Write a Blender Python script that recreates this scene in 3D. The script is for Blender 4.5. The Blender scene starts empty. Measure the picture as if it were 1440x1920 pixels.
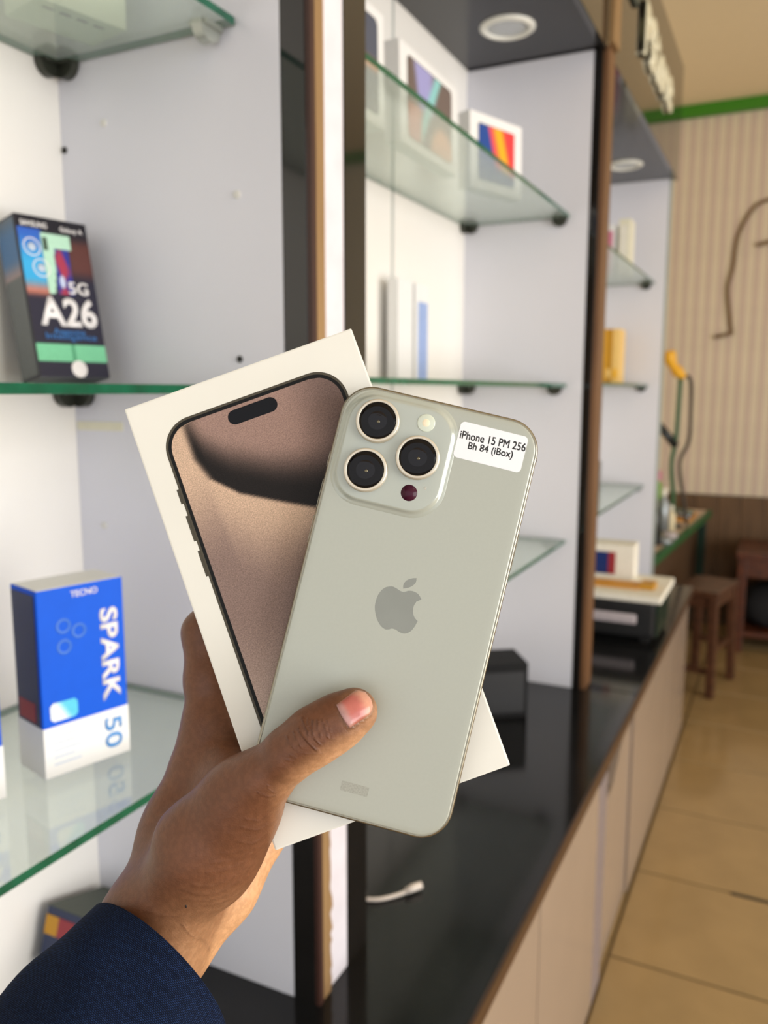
import bpy, bmesh, math, random
import numpy as np
from mathutils import Vector, Matrix
from mathutils.bvhtree import BVHTree

random.seed(7); np.random.seed(7)
S = bpy.context.scene
COL = S.collection
R_ = math.radians

# ------------------------------------------------------------------ camera
ZC = 1.21                                    # eye height above the shop floor (m)
F, YAW, PITCH, ROLL = 1547.5, 0.45526, -0.14594, 0.00185
def _axes(y, p, r):
    f = np.array([math.cos(y)*math.cos(p), math.sin(y)*math.cos(p), math.sin(p)])
    rt = np.cross(f, [0, 0, 1]); rt /= np.linalg.norm(rt); up = np.cross(rt, f)
    return math.cos(r)*rt+math.sin(r)*up, -math.sin(r)*rt+math.cos(r)*up, f
CA, CB, CC = _axes(YAW, PITCH, ROLL)
cam_d = bpy.data.cameras.new('camera'); cam = bpy.data.objects.new('camera', cam_d); COL.objects.link(cam)
cam.matrix_world = Matrix(((CA[0], CB[0], -CC[0], 0), (CA[1], CB[1], -CC[1], 0), (CA[2], CB[2], -CC[2], ZC), (0, 0, 0, 1)))
cam_d.sensor_fit = 'VERTICAL'; cam_d.sensor_height = 36; cam_d.sensor_width = 36
cam_d.lens = F/1920*36; cam_d.clip_start = .01
cam_d.dof.use_dof = True; cam_d.dof.focus_distance = .311; cam_d.dof.aperture_fstop = 10.5
S.camera = cam

# ------------------------------------------------------------------ world, light, exposure
w = bpy.data.worlds.new('daylight'); S.world = w; w.use_nodes = True
wb = w.node_tree.nodes['Background']; wb.inputs[0].default_value = (.95, .97, 1.0, 1); wb.inputs[1].default_value = 1.15
def area(name, loc, target, sx, sy, power, color=(1, 1, 1)):
    l = bpy.data.lights.new(name, 'AREA'); l.shape = 'RECTANGLE'; l.size = sx; l.size_y = sy; l.energy = power; l.color = color
    o = bpy.data.objects.new(name, l); COL.objects.link(o); o.location = loc
    o.rotation_euler = (Vector(target)-Vector(loc)).to_track_quat('-Z', 'Y').to_euler()
    return o
area('shopfront_daylight', (.9, -2.7, 1.05), (1.1, .6, 1.15), 3.2, 1.9, 100, (1, .985, .95))
S.view_settings.view_transform = 'Standard'; S.view_settings.look = 'None'
S.view_settings.exposure = 0.12; S.view_settings.gamma = 1; S.view_settings.use_curve_mapping = False
try:
    S.cycles.use_denoising = True; S.cycles.max_bounces = 10; S.cycles.transparent_max_bounces = 16
    S.cycles.caustics_reflective = False; S.cycles.caustics_refractive = False; S.cycles.sample_clamp_indirect = 6
except Exception: pass

# ------------------------------------------------------------------ materials
def lin(c):
    return tuple(((v/255)/12.92 if v/255 <= .04045 else ((v/255+.055)/1.055)**2.4) for v in c)
MATS = {}
def mat(name, rgb, rough=.5, metal=0, coat=0, noise=.04, scale=60, bump=0, bscale=400, spec=.5, sss=0, trans=0, coat_rough=.05):
    m = bpy.data.materials.new(name); m.use_nodes = True; MATS[name] = m
    nt = m.node_tree; b = nt.nodes['Principled BSDF']; L = nt.links
    c = lin(rgb)
    b.inputs['Roughness'].default_value = rough; b.inputs['Metallic'].default_value = metal
    b.inputs['Coat Weight'].default_value = coat; b.inputs['Coat Roughness'].default_value = coat_rough
    b.inputs['Specular IOR Level'].default_value = spec; b.inputs['Transmission Weight'].default_value = trans
    tc = nt.nodes.new('ShaderNodeTexCoord')
    n = nt.nodes.new('ShaderNodeTexNoise'); n.inputs['Scale'].default_value = scale; n.inputs['Detail'].default_value = 3
    L.new(tc.outputs['Object'], n.inputs['Vector'])
    r = nt.nodes.new('ShaderNodeValToRGB')
    r.color_ramp.elements[0].position = .3; r.color_ramp.elements[1].position = .7
    r.color_ramp.elements[0].color = (*[v*(1-noise) for v in c], 1); r.color_ramp.elements[1].color = (*[min(1, v*(1+noise)) for v in c], 1)
    L.new(n.outputs['Fac'], r.inputs['Fac']); L.new(r.outputs['Color'], b.inputs['Base Color'])
    if bump:
        n2 = nt.nodes.new('ShaderNodeTexNoise'); n2.inputs['Scale'].default_value = bscale; n2.inputs['Detail'].default_value = 4
        L.new(tc.outputs['Object'], n2.inputs['Vector'])
        bp = nt.nodes.new('ShaderNodeBump'); bp.inputs['Strength'].default_value = bump; bp.inputs['Distance'].default_value = .001
        L.new(n2.outputs['Fac'], bp.inputs['Height']); L.new(bp.outputs['Normal'], b.inputs['Normal'])
    if sss:
        b.inputs['Subsurface Weight'].default_value = sss
    return m
def mat_attr(name, rough=.4, grain=0, gscale=2500, coat=0, spec=.25):
    m = bpy.data.materials.new(name); m.use_nodes = True; nt = m.node_tree; b = nt.nodes['Principled BSDF']; L = nt.links
    a = nt.nodes.new('ShaderNodeAttribute'); a.attribute_name = 'Col'; out = a.outputs['Color']
    b.inputs['Roughness'].default_value = rough; b.inputs['Coat Weight'].default_value = coat; b.inputs['Specular IOR Level'].default_value = spec
    if grain:
        tc = nt.nodes.new('ShaderNodeTexCoord'); n = nt.nodes.new('ShaderNodeTexNoise'); n.inputs['Scale'].default_value = gscale; n.inputs['Detail'].default_value = 2
        L.new(tc.outputs['Object'], n.inputs['Vector'])
        mr = nt.nodes.new('ShaderNodeMapRange'); mr.inputs[1].default_value = .3; mr.inputs[2].default_value = .75
        mr.inputs[3].default_value = 1-grain; mr.inputs[4].default_value = 1+grain*1.5
        L.new(n.outputs['Fac'], mr.inputs[0])
        mx = nt.nodes.new('ShaderNodeVectorMath'); mx.operation = 'SCALE'
        L.new(out, mx.inputs[0]); L.new(mr.outputs[0], mx.inputs['Scale']); out = mx.outputs[0]
    L.new(out, b.inputs['Base Color'])
    MATS[name] = m; return m
def mat_wood(name, c1, c2, rough=.5, scale=(3, 60, 60)):
    m = bpy.data.materials.new(name); m.use_nodes = True; nt = m.node_tree; b = nt.nodes['Principled BSDF']; L = nt.links
    tc = nt.nodes.new('ShaderNodeTexCoord'); mp = nt.nodes.new('ShaderNodeMapping'); mp.inputs['Scale'].default_value = scale
    n = nt.nodes.new('ShaderNodeTexNoise'); n.inputs['Scale'].default_value = 1; n.inputs['Detail'].default_value = 6
    r = nt.nodes.new('ShaderNodeValToRGB'); r.color_ramp.elements[0].position = .35; r.color_ramp.elements[1].position = .65
    r.color_ramp.elements[0].color = (*lin(c1), 1); r.color_ramp.elements[1].color = (*lin(c2), 1)
    L.new(tc.outputs['Object'], mp.inputs['Vector']); L.new(mp.outputs[0], n.inputs['Vector']); L.new(n.outputs['Fac'], r.inputs['Fac'])
    L.new(r.outputs['Color'], b.inputs['Base Color']); b.inputs['Roughness'].default_value = rough
    MATS[name] = m; return m
def mat_glass(name, tint=(.93, .965, .945), extra=.22):
    m = bpy.data.materials.new(name); m.use_nodes = True; nt = m.node_tree; L = nt.links
    nt.nodes.remove(nt.nodes['Principled BSDF']); o = nt.nodes['Material Output']
    t = nt.nodes.new('ShaderNodeBsdfTransparent'); t.inputs[0].default_value = (*tint, 1)
    g = nt.nodes.new('ShaderNodeBsdfGlossy'); g.inputs['Roughness'].default_value = .02; g.inputs[0].default_value = (.95, 1, .97, 1)
    d = nt.nodes.new('ShaderNodeBsdfDiffuse'); d.inputs[0].default_value = (.62, .70, .65, 1)  # milky veil: dust, plus reflections of the bright floor put in as colour
    geo = nt.nodes.new('ShaderNodeNewGeometry'); dt = nt.nodes.new('ShaderNodeVectorMath'); dt.operation = 'DOT_PRODUCT'
    L.new(geo.outputs['Incoming'], dt.inputs[0]); L.new(geo.outputs['Normal'], dt.inputs[1])
    def mth(op, a, b_=None):                  # Schlick reflectance, the same from both sides of the pane
        q = nt.nodes.new('ShaderNodeMath'); q.operation = op
        for k_, v in ((0, a), (1, b_)):
            if v is None: continue
            if isinstance(v, (int, float)): q.inputs[k_].default_value = v
            else: L.new(v, q.inputs[k_])
        return q
    ab = mth('ABSOLUTE', dt.outputs['Value']); iv = mth('SUBTRACT', 1, ab.outputs[0]); pw_ = mth('POWER', iv.outputs[0], 5); ml = mth('MULTIPLY', pw_.outputs[0], .9)
    fr = mth('ADD', ml.outputs[0], .05)
    tc = nt.nodes.new('ShaderNodeTexCoord'); n = nt.nodes.new('ShaderNodeTexNoise'); n.inputs['Scale'].default_value = 9; n.inputs['Detail'].default_value = 5
    L.new(tc.outputs['Object'], n.inputs['Vector'])
    mr = nt.nodes.new('ShaderNodeMapRange'); mr.inputs[3].default_value = extra*.6; mr.inputs[4].default_value = extra*1.4; L.new(n.outputs['Fac'], mr.inputs[0])
    mx0 = nt.nodes.new('ShaderNodeMixShader'); L.new(mr.outputs[0], mx0.inputs[0]); L.new(t.outputs[0], mx0.inputs[1]); L.new(d.outputs[0], mx0.inputs[2])
    mx = nt.nodes.new('ShaderNodeMixShader'); L.new(fr.outputs[0], mx.inputs[0]); L.new(mx0.outputs[0], mx.inputs[1]); L.new(g.outputs[0], mx.inputs[2])
    L.new(mx.outputs[0], o.inputs['Surface'])
    MATS[name] = m; return m

mat('white_laminate', (224, 224, 233), .38, noise=.012, scale=6)
mat('white_back', (240, 236, 230), .42, noise=.012, scale=6)
mat('black_gloss', (26, 24, 23), .07, noise=.1, scale=20, coat=.4)
mat('soffit_black', (38, 38, 41), .16, spec=.35, noise=.06, scale=10)
mat('counter_black', (22, 22, 23), .12, noise=.25, scale=14, bump=.03, bscale=60, spec=.32)
mat_wood('raw_board', (116, 88, 54), (154, 122, 80), .7, (60, 60, 3))
mat_wood('dark_trim', (92, 62, 38), (118, 82, 52), .45, (60, 60, 3))
mat_wood('brown_edge', (58, 38, 24), (78, 52, 34), .35, (3, 80, 80))
mat('red_brown', (60, 34, 26), .5)
mat('white_strip', (225, 220, 228), .3, noise=.05, scale=30)
mat('joint_grey', (165, 172, 168), .4)
mat_glass('shelf_glass')
mat('glass_edge', (8, 88, 64), .12, noise=.25, scale=50, spec=.7)
mat('bracket_dark', (62, 64, 56), .3, metal=.4, noise=.1)
mat('bracket_light', (176, 180, 172), .3, metal=.5)
mat('cap_white', (222, 220, 214), .4); mat('hole_dark', (30, 30, 26), .7)
mat('lamp_ring', (236, 236, 230), .3); mat('lamp_lens', (190, 196, 204), .25)
mat('sign_letter', (226, 220, 192), .4)
mat('cabinet_front', (156, 138, 122), .22, noise=.03, scale=5)
mat('aluminium', (172, 162, 168), .35, metal=.6)
mat('shadow_gap', (20, 18, 16), .8)
mat('floor_tile', (162, 136, 94), .16, noise=.09, scale=7); mat('grout', (96, 78, 50), .8, noise=.2, scale=40)
mat('ceiling_paint', (240, 222, 188), .8, noise=.02); mat('green_paint', (58, 132, 14), .5)
mat('plank_beige', (222, 208, 184), .6, noise=.03, scale=10); mat('plank_pink', (210, 190, 175), .6, noise=.03, scale=10)
mat_wood('wainscot', (90, 66, 42), (110, 82, 54), .6, (30, 30, 4))
mat('plaster', (218, 208, 184), .8)
mat_wood('stool_wood', (70, 42, 27), (92, 58, 39), .4, (6, 50, 50)); mat_wood('bench_wood', (66, 34, 20), (96, 50, 28), .4, (5, 40, 40))
mat('black_cloth', (24, 24, 27), .9, bump=.3, bscale=200)
mat('printer_black', (34, 34, 35), .35); mat('paper_white', (236, 232, 220), .7); mat('grey_plastic', (186, 176, 180), .5)
mat('yellow_box', (245, 184, 40), .45); mat('yellow_dark', (196, 140, 24), .5); mat('yellow_pale', (240, 200, 120), .5)
mat('blue_print', (0, 88, 218), .5, noise=.03, spec=.2); mat('blue_dark', (20, 46, 110), .35); mat('navy_print', (24, 40, 78), .4)
mat('box_white', (236, 236, 236), .4, noise=.01); mat('box_cream', (232, 228, 206), .45); mat('box_greenish', (226, 232, 206), .4, noise=.01)
mat('red_print', (150, 40, 52), .45); mat('ink_dark', (70, 76, 66), .6); mat('ink_black', (32, 32, 34), .6)
mat('case_black', (18, 18, 19), .6, spec=.2); mat('charcoal_box', (40, 40, 50), .35); mat('dark_grey_box', (92, 96, 96), .5, noise=.15, scale=40)
mat('mint_print', (132, 206, 166), .45); mat('letter_white', (245, 240, 240), .4); mat('letter_blue', (78, 150, 220), .4); mat('letter_sky', (58, 120, 190), .4)
mat('stripe_blue', (150, 172, 220), .5); mat('ring_blue', (62, 118, 216), .35); mat('pale_line', (196, 208, 226), .5)
mat('cable_white', (226, 214, 204), .4); mat('orange_paper', (214, 150, 48), .6)
mat('green_plastic', (34, 90, 46), .4); mat('wire_dark', (60, 52, 44), .6); mat('leaf_green', (108, 160, 50), .6); mat('wire_tan', (120, 92, 58), .6)
mat('tool_grey', (150, 156, 160), .35, metal=.5); mat('bottle_dark', (26, 34, 36), .2); mat('pink_print', (206, 120, 150), .5)
mat('bench_side', (84, 62, 42), .5); mat('leg_green', (20, 44, 34), .25); mat('pale_cream', (226, 214, 180), .6)
# phone
mat('titanium', (150, 144, 128), .28, metal=.9, noise=.03, scale=300)
mat('phone_back', (177, 180, 169), .36, metal=.15, noise=.012, scale=900, coat=.25, coat_rough=.3)
mat('plate_glass', (178, 183, 173), .14, metal=.1, noise=.01, coat=.5)
mat('lens_ring', (214, 206, 190), .3, metal=.45); mat('lens_black', (14, 11, 12), .06, spec=.22, noise=.2, scale=200); mat('lens_inner', (18, 15, 19), .08, spec=.3); mat('lens_spark', (120, 112, 90), .1, metal=.8)
mat('flash_cover', (214, 222, 206), .2, coat=.6); mat('flash_core', (250, 236, 206), .2); mat('sensor_maroon', (66, 22, 42), .2, spec=.2)
mat('logo_grey', (142, 142, 132), .18, metal=.6); mat('sticker_paper', (246, 247, 252), .5, noise=.008); mat('print_grey', (164, 166, 156), .4, noise=.15, scale=1500)
mat('seam_dark', (48, 46, 40), .5)
mat('carton_white', (238, 236, 227), .42, noise=.02, scale=30); mat('print_rim', (80, 75, 64), .5, spec=.2); mat('print_bezel', (18, 18, 18), .5, spec=.2); mat('print_island', (14, 16, 22), .5, spec=.2)
mat_attr('nail', .25, .08, 300, .25, .5)
mat('freckle', (40, 22, 14), .6)
mat_attr('screen_print', .5, .24, 2200, 0, .18); mat_attr('box_art', .4, .05, 300)

# ------------------------------------------------------------------ builders
def tag(o, label=None, cat=None, group=None, kind=None):
    if label: o['label'] = label
    if cat: o['category'] = cat
    if group: o['group'] = group
    if kind: o['kind'] = kind
    return o
def thing(name, label, cat, loc=(0, 0, 0), rot=None, group=None):
    o = bpy.data.objects.new(name, None); COL.objects.link(o); o.empty_display_size = .02
    o.location = loc
    if rot is not None:
        if isinstance(rot, Matrix): o.rotation_mode = 'QUATERNION'; o.rotation_quaternion = rot.to_quaternion()
        else: o.rotation_euler = rot
    return tag(o, label, cat, group)
def link(name, me, mats, parent=None, smooth=False, label=None, kind=None):
    o = bpy.data.objects.new(name, me); COL.objects.link(o)
    for m in (mats if isinstance(mats, (list, tuple)) else [mats]): me.materials.append(MATS[m] if isinstance(m, str) else m)
    if parent: o.parent = parent
    if smooth:
        for p in me.polygons: p.use_smooth = True
    return tag(o, label, kind=kind)
def bm_obj(name, bm, mats, parent=None, smooth=False, label=None, kind=None):
    me = bpy.data.meshes.new(name); bmesh.ops.recalc_face_normals(bm, faces=bm.faces); bm.to_mesh(me); bm.free()
    return link(name, me, mats, parent, smooth, label, kind)
def boxbm(bm, x0, x1, y0, y1, z0, z1, bev=0, mi=0):
    M = Matrix.Translation(((x0+x1)/2, (y0+y1)/2, (z0+z1)/2)) @ Matrix.Diagonal((abs(x1-x0), abs(y1-y0), abs(z1-z0), 1))
    r = bmesh.ops.create_cube(bm, size=1, matrix=M); vs = r['verts']
    fs = list({f for v in vs for f in v.link_faces}); 
    for f in fs: f.material_index = mi
    if bev:
        es = list({e for v in vs for e in v.link_edges})
        bmesh.ops.bevel(bm, geom=es, offset=bev, segments=2, affect='EDGES', profile=.6)
    return vs
def box(name, x0, x1, y0, y1, z0, z1, m, parent=None, bev=.0012, label=None, kind=None):
    bm = bmesh.new(); boxbm(bm, x0, x1, y0, y1, z0, z1, bev)
    return bm_obj(name, bm, m, parent, False, label, kind)
def rrect(w_, h_, r, n=8):
    pts = []
    for cx, cy, a0 in ((w_/2-r, h_/2-r, 0), (-w_/2+r, h_/2-r, 90), (-w_/2+r, -h_/2+r, 180), (w_/2-r, -h_/2+r, 270)):
        for i in range(n+1):
            a = R_(a0+90*i/n); pts.append((cx+r*math.cos(a), cy+r*math.sin(a)))
    return pts
def loft(bm, layers, cap0=True, cap1=True):
    """layers: list of (list of 2d points, z)"""
    rings = [[bm.verts.new((x, y, z)) for x, y in pts] for pts, z in layers]
    n = len(rings[0])
    for a, b in zip(rings, rings[1:]):
        for i in range(n): bm.faces.new((a[i], a[(i+1) % n], b[(i+1) % n], b[i]))
    if cap0: bm.faces.new(rings[0][::-1])
    if cap1: bm.faces.new(rings[-1])
def slab(name, pts, z0, z1, m, parent, label=None):
    bm = bmesh.new(); loft(bm, [(pts, z0), (pts, z1)]); return bm_obj(name, bm, m, parent, False, label)
def lathe(name, prof, m, parent=None, n=40, loc=(0, 0, 0), smooth=True, label=None, axis='Z'):
    bm = bmesh.new(); rings = []
    for r, z in prof:
        rings.append([bm.verts.new((loc[0]+r*math.cos(2*math.pi*i/n), loc[1]+r*math.sin(2*math.pi*i/n), loc[2]+z)) for i in range(n)] if r > 1e-6 else [bm.verts.new((loc[0], loc[1], loc[2]+z))])
    for a, b in zip(rings, rings[1:]):
        for i in range(n):
            j = (i+1) % n
            if len(a) == 1: bm.faces.new((a[0], b[j], b[i]))
            elif len(b) == 1: bm.faces.new((a[i], a[j], b[0]))
            else: bm.faces.new((a[i], a[j], b[j], b[i]))
    return bm_obj(name, bm, m, parent, smooth, label)
def tube(name, pts, r, m, parent=None, n=8, label=None, kind=None):
    bm = bmesh.new(); pts = [Vector(p) for p in pts]; rings = []
    for i, p in enumerate(pts):
        t = (pts[min(i+1, len(pts)-1)]-pts[max(i-1, 0)]).normalized()
        u = t.cross(Vector((.31, .2, .93))).normalized(); v = t.cross(u)
        rr = r[i] if isinstance(r, (list, tuple)) else r
        rings.append([bm.verts.new(p+rr*(u*math.cos(2*math.pi*k/n)+v*math.sin(2*math.pi*k/n))) for k in range(n)])
    for a, b in zip(rings, rings[1:]):
        for k in range(n): bm.faces.new((a[k], a[(k+1) % n], b[(k+1) % n], b[k]))
    bm.faces.new(rings[0]); bm.faces.new(rings[-1][::-1])
    return bm_obj(name, bm, m, parent, True, label, kind)
def smoothpath(pts, k=6):
    P = [Vector(p) for p in pts]; out = []
    for i in range(len(P)-1):
        p0, p1, p2, p3 = P[max(i-1, 0)], P[i], P[i+1], P[min(i+2, len(P)-1)]
        for j in range(k):
            t = j/k
            out.append(.5*((2*p1)+(p2-p0)*t+(2*p0-5*p1+4*p2-p3)*t*t+(3*p1-p0-3*p2+p3)*t**3))
    return out+[P[-1]]
def text(name, body, m, parent, M, width=None, height=None, extrude=.0001, bold=0, align='CENTER', label=None, heavy=0):
    """lettering in the local xy-plane of matrix M, fitted to a width and/or a cap height"""
    cu = bpy.data.curves.new(name, 'FONT'); cu.body = body; cu.size = 1; cu.align_x = 'LEFT'; cu.resolution_u = 6; cu.offset = bold
    o = bpy.data.objects.new('tmp', cu); COL.objects.link(o)
    dg = bpy.context.evaluated_depsgraph_get(); me = bpy.data.meshes.new_from_object(o.evaluated_get(dg))
    bpy.data.objects.remove(o); bpy.data.curves.remove(cu); me.name = name; me.materials.clear()
    n = len(me.vertices); c = np.empty(n*3); me.vertices.foreach_get('co', c); c = c.reshape(-1, 3)
    lo, hi = c.min(0), c.max(0); sx = width/(hi[0]-lo[0]) if width else None; sy = height/(hi[1]-lo[1]) if height else None
    if sx is None: sx = sy
    if sy is None: sy = sx
    mid = (lo+hi)/2
    if align == 'LEFT': mid[0] = lo[0]
    c = (c-mid)*np.array([sx, sy, 0])
    me.vertices.foreach_set('co', c.ravel())
    bm = bmesh.new(); bm.from_mesh(me)
    if heavy:
        for k_, (hx, hy_) in enumerate(((heavy, 0), (0, heavy), (heavy, heavy))):
            d_ = bmesh.ops.duplicate(bm, geom=list(bm.faces)[:len(me.polygons)])
            bmesh.ops.translate(bm, verts=[v for v in d_['geom'] if isinstance(v, bmesh.types.BMVert)], vec=(hx, hy_, extrude*.02*(k_+1)))
    ret = bmesh.ops.extrude_face_region(bm, geom=list(bm.faces))
    bmesh.ops.translate(bm, verts=[v for v in ret['geom'] if isinstance(v, bmesh.types.BMVert)], vec=(0, 0, extrude))
    bmesh.ops.transform(bm, matrix=M, verts=bm.verts); bmesh.ops.recalc_face_normals(bm, faces=bm.faces)
    bm.to_mesh(me); bm.free(); me.update()
    return link(name, me, m, parent, False, label)
def art(name, w_, h_, nx, ny, fn, parent, M, m='box_art', r=0, label=None):
    """flat print: a fine grid (optionally with rounded corners) whose colours are the artwork"""
    vs, fs, cols = [], [], []
    for j in range(ny+1):
        y = -h_/2+h_*j/ny; hw = w_/2
        if r:
            e = abs(y)-(h_/2-r)
            if e > 0: hw = w_/2-r+math.sqrt(max(0, r*r-e*e))
        for i in range(nx+1):
            x = -hw+2*hw*i/nx; vs.append(M @ Vector((x, y, 0))); cols.append((*lin(fn(x, y)), 1))
    for j in range(ny):
        for i in range(nx):
            a = j*(nx+1)+i; fs.append((a, a+1, a+nx+2, a+nx+1))
    me = bpy.data.meshes.new(name); me.from_pydata(vs, [], fs)
    at = me.attributes.new('Col', 'FLOAT_COLOR', 'POINT'); at.data.foreach_set('color', np.array(cols, dtype=np.float32).ravel())
    return link(name, me, m, parent, False, label)
def mixc(a, b, t): t = max(0, min(1, t)); return tuple(a[i]*(1-t)+b[i]*t for i in range(3))
def sstep(a, b, x): t = max(0, min(1, (x-a)/(b-a))); return t*t*(3-2*t)
def Z(z): return z+ZC                       # heights are noted from eye level
FRONT = Matrix(((1, 0, 0, 0), (0, 0, -1, 0), (0, 1, 0, 0), (0, 0, 0, 1)))     # local xy-plane -> a face looking to -Y
def onfront(x, y, z, spin=0): return Matrix.Translation((x, y, z)) @ FRONT @ Matrix.Rotation(spin, 4, 'Z')

# ------------------------------------------------------------------ the room
floor = box('floor', -4, 4.62, -4, .86, -.05, -.004, 'grout', None, 0, kind='structure')
TX = [.96+.36*k for k in range(11)]
rt = None
for i in range(10):
    for (y0, y1) in ((-.44, -.08), (-.08, .28)):
        if rt is None:
            bm = bmesh.new(); boxbm(bm, -.1763, .1763, -.1763, .1763, -.006, 0, .0012)
            rt = bm_obj('floor_tile', bm, 'floor_tile', floor)
            o = rt
        else:
            o = rt.copy(); COL.objects.link(o); o.parent = floor
        o.location = (TX[i]+.18+.001, (y0+y1)/2, 0)
bm = bmesh.new()
for i in range(-13, 10):
    for j in range(-10, 2):
        x, y = .96+.36*i, -.08+.36*j
        if i >= 0 and j in (-1, 0): continue
        boxbm(bm, x+.002, min(x+.358, 4.6), y+.002, y+.358, -.006, 0)
bm_obj('floor_tile', bm, 'floor_tile', floor, kind='stuff')
box('ceiling', -1.6, 4.62, -3, .86, Z(1.4), Z(1.46), 'ceiling_paint', None, 0, kind='structure')
wf = box('wall_far', 4.6, 4.7, -3, .86, 0, Z(1.4), 'plaster', None, 0, kind='structure')
m1 = m2 = None; y = -.45
def copy_part(src, parent, loc):
    o = src.copy(); COL.objects.link(o); o.parent = parent; o.location = loc; return o
def plank(w_, m, p):
    bm = bmesh.new(); boxbm(bm, -.012, 0, 0, w_, Z(-.53), Z(1.345), .002); return bm_obj('wall_plank', bm, m, p)
while y < .84:
    if m1 is None: m1 = plank(.031, 'plank_beige', wf); a = m1; m2 = plank(.023, 'plank_pink', wf); b = m2
    else: a = copy_part(m1, wf, (0, 0, 0)); b = copy_part(m2, wf, (0, 0, 0))
    a.location = (4.6, y, 0); b.location = (4.598, y+.0315, 0); y += .055
wp = None; y = -.46
while y < .84:
    if wp is None:
        bm = bmesh.new(); boxbm(bm, -.022, 0, 0, .108, .06, Z(-.535), .004); wp = bm_obj('wainscot_board', bm, 'wainscot', wf); o = wp
    else: o = copy_part(wp, wf, (0, 0, 0))
    o.location = (4.6, y, 0); y += .11
box('chipped_joint', 2.032, 2.044, -.10, .055, -.004, .0008, 'hole_dark', floor, 0)
box('trim_1', 4.55, 4.6, -3, .85, Z(1.345), Z(1.4), 'green_paint', None, .002, kind='structure')
box('baseboard_far', 4.572, 4.6, -3, .85, 0, .06, 'wainscot', None, .002, kind='structure')
box('wall_back', -1.6, 4.6, .80, .86, 0, Z(1.4), 'plaster', None, 0, kind='structure')
box('wall_right', 1.1, 4.62, -3.06, -3, 0, Z(1.4), 'plaster', None, 0, kind='structure')

# ------------------------------------------------------------------ display cabinets
def half_disc(name, parent, x, y, z, r=.022, t=.012, m='bracket_dark', along='X'):
    """glass-shelf clamp: a half-round plate hanging under the pane, with a lip above it"""
    bm = bmesh.new(); n = 14
    pts = [(r*math.cos(math.pi+math.pi*i/n), r*math.sin(math.pi+math.pi*i/n)*1.05) for i in range(n+1)]
    loft(bm, [(pts, -t/2), (pts, t/2)])
    boxbm(bm, -r*.8, r*.8, -.004, .0, -t*.9, t*.9)
    if along == 'X': M = Matrix.Translation((x, y, z)) @ Matrix.Rotation(R_(90), 4, 'Z') @ Matrix.Rotation(R_(90), 4, 'X')
    else: M = Matrix.Translation((x, y, z)) @ Matrix.Rotation(R_(90), 4, 'X')
    bmesh.ops.transform(bm, matrix=M, verts=bm.verts)
    return bm_obj(name, bm, m, parent, False)
def disc(name, parent, x, y, z, r, m, t=.002):
    bm = bmesh.new(); n = 14; pts = [(r*math.cos(2*math.pi*i/n), r*math.sin(2*math.pi*i/n)) for i in range(n)]
    pin = [(a*.7, b*.7) for a, b in pts]
    loft(bm, [(pts, 0), (pts, t*.6), (pin, t)])
    bmesh.ops.transform(bm, matrix=Matrix.Translation((x, y, z)) @ Matrix.Rotation(R_(-90), 4, 'Y'), verts=bm.verts)
    return bm_obj(name, bm, m, parent)
ZT = -.68                                    # worktop level
c1 = thing('display_cabinet', 'white display cabinet nearest the camera, behind the hand, with three glass shelves', 'cabinet', (0, 0, 0))
box('back_panel', -.8, .715, .752, .77, Z(ZT), Z(.72), 'white_back', c1)
box('side_panel', .715, .733, .4621, .77, Z(ZT), Z(.72), 'white_laminate', c1)
box('black_strip', .7148, .733, .434, .462, Z(ZT), Z(1.06), 'black_gloss', c1, .0008)
box('dark_edge_strip', .7150, .7235, .428, .434, Z(ZT), Z(1.06), 'red_brown', c1, .0004)
# unfinished board edge with a chipped border
bm = bmesh.new(); boxbm(bm, .7235, .7425, .4295, .77, Z(ZT), Z(1.06), .0005)
bm_obj('board_edge', bm, 'raw_board', c1)
bm = bmesh.new(); zz = -.675
while zz < -.30:
    hh = random.uniform(.012, .04); dx = random.uniform(.0015, .006)
    loft(bm, [([(.742, Z(zz)), (.742+dx, Z(zz+hh*.2)), (.742+dx*random.uniform(.4, 1), Z(zz+hh*.6)), (.742, Z(zz+hh))], -.4295), ([(.742, Z(zz)), (.742+dx, Z(zz+hh*.2)), (.742+dx*.7, Z(zz+hh*.6)), (.742, Z(zz+hh))], -.434)])
    zz += hh*random.uniform(.9, 1.6)
for v in bm.verts: v.co = Vector((v.co.x, -v.co.z, v.co.y))
bm_obj('chipped_edge', bm, 'raw_board', c1)
box('white_strip', .7425, .787, .4325, .47, Z(ZT), Z(1.06), 'white_strip', c1, .002)
box('black_front_strip', .787, .836, .4318, .47, Z(ZT), Z(1.06), 'black_gloss', c1, .0008)
box('soffit', -.8, .715, .40, .752, Z(.70), Z(.72), 'soffit_black', c1)  # out of view, added to block light from above
box('fascia_board', -.8, .83, .388, .40, Z(.69), Z(1.05), 'black_gloss', c1)
for (yy, zz, m) in ((.752, .265, 'hole_dark'), (.688, .286, 'cap_white'), (.515, .195, 'cap_white'), (.5165, .032, 'hole_dark'), (.715, -.157, 'cap_white')):
    disc('hole_cap', c1, .715, min(yy, .748), Z(zz), .0042 if m == 'cap_white' else .0036, m)
box('paint_mark', .7142, .715, .68, .75, Z(-.046), Z(-.036), 'box_cream', c1, 0)
c2 = thing('display_cabinet', 'white display cabinet in the middle, with tablet boxes on its top glass shelf', 'cabinet', (0, 0, 0))
box('back_panel', .80, 1.450, .695, .71, Z(ZT), Z(.72), 'white_back', c2)
box('back_panel', 1.460, 1.84, .695, .71, Z(ZT), Z(.72), 'white_back', c2)
box('joint_strip', 1.450, 1.460, .697, .712, Z(ZT), Z(.72), 'joint_grey', c2, 0)
box('joint_clip', 1.451, 1.459, .690, .697, Z(.46), Z(.53), 'joint_grey', c2, .002)
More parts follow.
